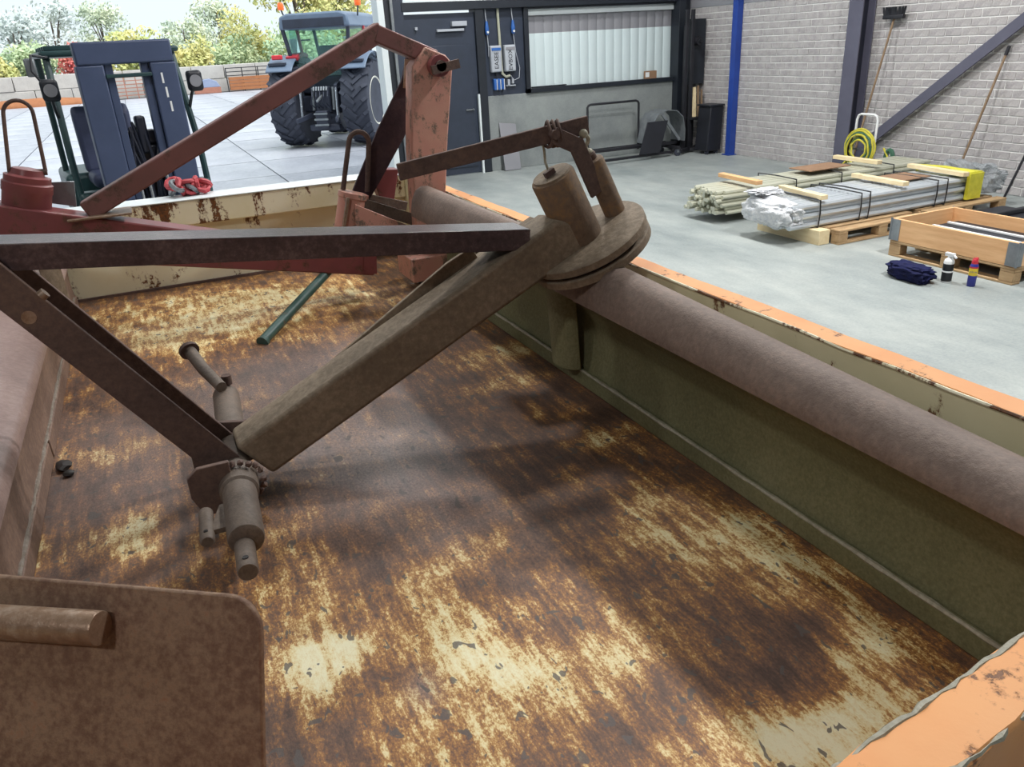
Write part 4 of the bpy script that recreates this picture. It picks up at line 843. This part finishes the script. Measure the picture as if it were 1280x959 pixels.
# ================================================================ tractor in the yard
random.seed(5)
TX, TY, TR = 4.26, 19.2, R_(-33)
tk = thing('tractor', 'red and grey tractor seen from behind in the yard', 'tractor', (TX, TY, 0), TR)
def tp(mb, name, mat, parent=None, bevel=0):
    o = mb.obj(name, mat, parent or tk, bevel, 2, False); return o
def tyre(x, y, r, wd, rim_r, s, nl):
    t = tp(MB().lathe([(rim_r, -wd*.42), (r*.82, -wd*.5), (r*.93, -wd*.48), (r*.955, -wd*.3), (r*.96, 0), (r*.955, wd*.3), (r*.93, wd*.48), (r*.82, wd*.5), (rim_r, wd*.42)], (x, y, r), (1, 0, 0), 40), 'tyre', 'tyre_rubber')
    lug = MB()
    for i in range(nl):
        for q in (-1, 1):
            a = 2*math.pi*(i+(.5 if q > 0 else 0))/nl
            P_ = lambda xx, aa, rr: V((x+xx, y+math.cos(aa)*rr, r+math.sin(aa)*rr))
            da = -.30
            p0, p1, p2 = P_(q*wd*-.03, a, r*.965), P_(q*wd*.3, a+da*.7, r*.965), P_(q*wd*.49, a+da, r*.92)
            n0 = V((0, math.cos(a), math.sin(a)))
            lug.bar(p0, p1, .07, r*.07, n0).bar(p1, p2, .075, r*.08, V((0, math.cos(a+da), math.sin(a+da))))
    o = tp(lug, 'tread', 'tyre_rubber', t); o['kind'] = 'stuff'
    rm = tp(MB().lathe([(rim_r+.02, wd*.40), (rim_r, wd*.44), (rim_r-.03, wd*.42), (rim_r-.07, wd*.34), (.25, wd*.26), (.2, wd*.3), (.12, wd*.32), (.05, wd*.32)], (x, y, r), (s, 0, 0), 32), 'rim', 'rim_cream', t)
    return t
for s in (-1, 1):
    tyre(s*.85, 0, .93, .62, .52, s, 20)
    tyre(s*.88, 2.75, .68, .5, .37, s, 16)
tp(MB().bb(-.32, .32, -.35, 2.9, .7, 1.25).bb(-.75, .75, -.18, .18, .75, 1.1), 'transmission', 'tractor_dark', None, .04)
tp(MB().bb(-.4, .4, 1.3, 3.5, 1.2, 1.85), 'bonnet', 'tractor_red', None, .08)
tp(MB().bb(-.7, .7, -.1, 1.45, 1.15, 1.5), 'cab_floor', 'tractor_dark', None, .03)
tp(MB().prism([(-.82, 2.5), (.82, 2.5), (.78, 2.76), (.6, 2.82), (-.6, 2.82), (-.78, 2.76)], (0, -.45, 0), Xv, Zv, Yv, 2.0), 'cab_roof', 'tractor_grey', None, .04)
tp(MB().bb(-.7, .7, -.48, -.42, 2.52, 2.7), 'roof_rear_panel', 'tractor_dark', None, .01)
for s in (-1, 1):
    tp(MB().bar((s*.6, -.28, 1.42), (s*.76, -.38, 2.52), .07, .07, (0, 1, 0)), 'rear_pillar', 'tractor_dark')
    tp(MB().bar((s*.72, .6, 1.4), (s*.8, .55, 2.52), .06, .06, (0, 1, 0)), 'door_pillar', 'tractor_red')
    tp(MB().bar((s*.6, 1.42, 1.4), (s*.7, 1.35, 2.52), .06, .06, (0, 1, 0)), 'front_pillar', 'tractor_dark')
    tp(MB().add([(s*.63, -.26, 1.45), (s*.72, .6, 1.45), (s*.8, .55, 2.5), (s*.77, -.36, 2.5), (s*.62, -.26, 1.45), (s*.71, .6, 1.45), (s*.79, .55, 2.5), (s*.76, -.36, 2.5)], [(0, 1, 2, 3), (7, 6, 5, 4), (0, 4, 5, 1), (1, 5, 6, 2), (2, 6, 7, 3), (3, 7, 4, 0)]), 'side_pane', 'cab_glass')
    # mudguard over the rear wheel
    pts = arc(0, .93, 1.06, 30, 136, 12)
    inner = [(p*.965, .93+(q-.93)*.965) for p, q in pts][::-1]
    fd = tp(MB().prism(pts+inner, (s*.54 if s > 0 else -1.16, 0, 0), Yv, Zv, Xv, .62), 'mudguard', 'tractor_grey', None, .02)
    tp(MB().prism(arc(0, .93, 1.1, 75, 112, 8)+[(p, q) for p, q in arc(0, .93, 1.0, 112, 75, 8)], (s*.5 if s > 0 else -.78, 0, 0), Yv, Zv, Xv, .28), 'guard_cover', 'tractor_red', fd, .02)
    tp(MB().bb(s*.9-.12, s*.9+.12, -.62, -.54, 1.9, 2.0), 'tail_lamp', 'lamp_red', fd, .02)
    tp(MB().bb(s*.9-.2, s*.9+.2, -.68, -.58, 1.78, 1.84), 'lamp_bar', 'tractor_dark', fd, .01)
    bc = tp(MB().cyl((s*.85, .1, 2.72), (s*.9, .05, 2.92), .018, 8), 'beacon_stalk', 'tractor_dark')
    tp(MB().lathe([(.065, 0), (.07, .02), (.07, .1), (.05, .15), (.02, .16)], (s*.9, .05, 2.92), Zv, 18), 'beacon_lens', 'beacon_orange', bc)
    # lift arms and links of the three point linkage
    tp(MB().bar((s*.28, -.35, .72), (s*.46, -1.05, .62), .05, .1), 'lower_link', 'tractor_dark', None, .01)
    tp(MB().bar((s*.3, -.2, 1.35), (s*.42, -.75, 1.3), .07, .09), 'lift_arm', 'tractor_dark', None, .01)
    tp(MB().cyl((s*.42, -.72, 1.3), (s*.42, -.82, .66), .028, 10), 'lift_rod', 'chrome_rod')
    tp(MB().cyl((s*.24, -.42, 1.28), (s*.24, -.5, .8), .04, 12), 'lift_ram', 'galvanised')
    mr_ = tp(MB().bar((s*.8, 1.3, 2.3), (s*1.2, 1.2, 2.3), .03, .03), 'mirror_arm', 'tractor_dark')
    tp(MB().bb(s*1.2-.1, s*1.2+.1, 1.16, 1.2, 2.0, 2.35), 'mirror', 'tractor_dark', mr_, .02)
tp(MB().bb(-.68, .68, -.365, -.355, 1.5, 2.5, Matrix.Rotation(R_(-3), 4, 'X')), 'rear_pane', 'cab_glass')
tp(MB().bb(-.25, .25, .3, .75, 1.5, 1.62).bb(-.23, .23, .25, .35, 1.6, 2.15), 'driver_seat', 'seat_vinyl', None, .04)
tp(MB().bb(-.18, .18, -.55, -.35, .75, 1.3), 'rear_block', 'tractor_dark', None, .03)
tp(MB().bar((0, -.4, 1.15), (.05, -1.0, 1.02), .05, .05), 'top_link', 'galvanised', None, .01)
hitch = tp(MB().bb(-.14, .14, -.75, -.5, .42, .8), 'tow_hitch', 'tractor_dark', None, .02)
for z in (.5, .62, .74): tp(MB().bb(-.16, .16, -.78, -.74, z-.02, z+.02), 'hitch_bar', 'galvanised', hitch)
tp(MB().bb(-.36, .36, -.62, -.45, .36, .5), 'drawbar_frame', 'tractor_dark', None, .03)
for i in range(6):
    tp(MB().cyl((-.15+i*.06, -.58, 1.3), (-.15+i*.06, -.62, 1.22), .022, 8), 'hydraulic_coupler', 'galvanised')
for i in range(5):
    x = -.2+i*.09
    tp(MB().tube([(x, -.56, 1.25), (x+.03, -.7, 1.1), (x-.04, -.66, .95), (x+.02, -.55, .85)], .014, 6), 'hose', 'tractor_dark')

# ================================================================ far side of the yard
def gate(x0, x1, y, z0, z1, name, label, mat, n, nv, board=None):
    t = thing(name, label, 'gate', ((x0+x1)/2, y, 0))
    for i in range(n): z = z0+(z1-z0)*i/(n-1); MB().bar((x0, y, z), (x1, y, z), .05, .05).obj('rail', mat, t)
    for i in range(nv): x = x0+(x1-x0)*i/(nv-1); MB().bar((x, y, -.02), (x, y, z1+.03), .06, .06, (0, 1, 0)).obj('upright', mat, t)
    return t
gate(-.7, 1.3, 56.4, .2, 1.25, 'livestock_gate', 'rusty reddish livestock gate in front of the far block wall behind the forklift', 'gate_rust', 6, 4)
t = gate(6.0, 9.0, 56.3, .95, 1.4, 'storage_rack', 'dark railed rack with brown boards in front of the far block wall', 'black_steel', 3, 4)
for i in range(4): MB().bb(6.1, 8.9, 56.1, 56.5, .08+i*.2, .26+i*.2).obj('board', 'stack_brown', t, .01)
t = thing('covered_pallet', 'low blue-grey covered stack left of the brown rack', 'stack', (4.7, 56.2, 0))
MB().bb(3.9, 5.5, 55.9, 56.5, 0, .35).obj('base_crate', 'gate_rust', t, .02)
MB().prism([(3.9, .35), (5.5, .35), (5.3, .7), (4.9, .86), (4.3, .8)], (0, 55.9, 0), Xv, Zv, Yv, .6).obj('cover_sheet', 'blue_sheet', t, .03)
t = thing('leaf_bank', 'low brown earth strip before the block wall at far left', 'earth', (-5, 54, 0)); MB().ico((-5, 55, 0), (3.5, .7, .45), 3, .06).obj('earth', 'stack_brown', t)
def tree(x, y, h, wd, z0, mat, name, label, seed, n=2600, ls=.3, yn=None):
    rnd = random.Random(seed)
    if yn: q = yn/y; x *= q; h = 2+(h-2)*q; wd *= q; z0 = max(.6, 2+(z0-2)*q); y = yn
    t = thing(name, label, 'tree', (x, y, 0), 0, 'trees behind the yard wall')
    blobs = []
    for i in range(11):
        a = rnd.uniform(0, 6.28); q = rnd.uniform(0, 1)
        zz = z0+(h-z0)*(.18+.72*q); rr = wd*(.55-.35*abs(q-.35))
        blobs.append((V((x+math.cos(a)*rr*.75, y+math.sin(a)*rr*.6, zz)), wd*rnd.uniform(.24, .4)))
    vs, fs = [], []
    for i in range(n):
        c, r = rnd.choice(blobs); d = V((rnd.gauss(0, 1), rnd.gauss(0, 1), rnd.gauss(0, 1))).normalized()*r*(rnd.random()**.4)
        p = c+d; p.z = max(p.z, z0*.6); s = ls*rnd.uniform(.6, 1.3)
        a = V((rnd.gauss(0, 1), rnd.gauss(0, 1), rnd.gauss(0, 1))).normalized(); b = a.orthogonal().normalized()
        o = len(vs); vs += [p-a*s*.5, p+b*s*.3, p+a*s*.5, p-b*s*.3]; fs.append((o, o+1, o+2, o+3))
    me = bpy.data.meshes.new('crown'); me.from_pydata([tuple(v_) for v_ in vs], [], fs); me.materials.append(M[mat]); o = link('crown', me, t); o['kind'] = 'stuff'
    br = MB().tube([(x, y, -.05), (x+.1, y, h*.3), (x, y+.1, h*.55), (x+.1, y, h*.85)], [.035*h/2, .03*h/2, .02*h/2, .008*h], 8)
    for c, r in blobs[:7]: br.tube([(x, y, max(z0*.5, c.z*.45)), tuple((V((x, y, c.z*.6))+c)/2), tuple(c)], [.012*h, .008*h, .004*h], 6)
    br.obj('trunk', 'bark', t)
tree(-6.9, 74, 6.0, 3.4, 2.2, 'leaf_grey_haze', 'bare_tree', 'pale half-bare tree at the far left of the yard wall', 1, 1500, .34)
tree(-4.3, 76, 6.6, 3.6, 2.0, 'leaf_grey_haze', 'bare_tree', 'pale thin tree left of the forklift mast', 2, 1500, .34, 80.5)
tree(-5.6, 68, 3.2, 3.2, .8, 'leaf_green', 'green_bush', 'rounded green bush below the pale trees at far left', 3, 2200, .32)
tree(-3.1, 66, 3.5, 1.5, 1.2, 'leaf_red', 'red_tree', 'small red-leaved tree left of the forklift', 4, 900, .28)
tree(-7.5, 66, 2.6, 1.6, 1.0, 'leaf_yellow_green', 'yellow_bush', 'small yellow bush at the left edge behind the wall', 14, 900, .28)
tree(-.8, 78, 6.6, 3.4, 2.4, 'leaf_pale_haze', 'pale_tree', 'pale green tree showing above the forklift mast', 5, 1700, .34, 86)
tree(1.2, 70, 4.0, 3.6, 1.0, 'leaf_yellow_green', 'yellow_tree', 'yellow-green bush seen through the forklift mast window', 6, 2400, .32)
tree(5.4, 78, 5.2, 3.6, 1.4, 'leaf_pale_haze', 'pale_tree', 'rounded pale tree just right of the forklift', 7, 2600, .34)
tree(8.6, 80, 6.8, 4.2, 1.2, 'leaf_pale_haze', 'pale_tree', 'broad pale tree midway between forklift and tractor', 8, 3000, .36, 88)
tree(10.6, 76, 5.6, 4.2, 1.0, 'leaf_yellow_green', 'yellow_tree', 'yellowish tree left of the tractor cab', 9, 3200, .34)
tree(8.2, 69, 3.2, 3.4, .8, 'leaf_green', 'green_bush', 'low green bush above the wall near the brown rack', 10, 2200, .3)
tree(5.0, 68, 3.0, 2.8, .8, 'leaf_yellow_green', 'yellow_bush', 'low yellow bush above the wall right of the forklift', 11, 1800, .3, 64)
tree(13.0, 66, 10.5, 6.2, 2.0, 'leaf_yellow_green', 'tall_tree', 'tall yellow-green autumn tree behind the tractor cab', 12, 7000, .36, 68)
tree(16.6, 68, 9.5, 5.4, .8, 'leaf_yellow_green', 'tall_tree', 'yellow-green tree right of the tractor cab by the door jamb', 13, 6000, .36, 78)
tree(12.6, 63, 4.2, 4.6, .8, 'leaf_green', 'green_bush', 'green bush behind the tractor between cab and wall', 15, 3200, .32, 62.2)
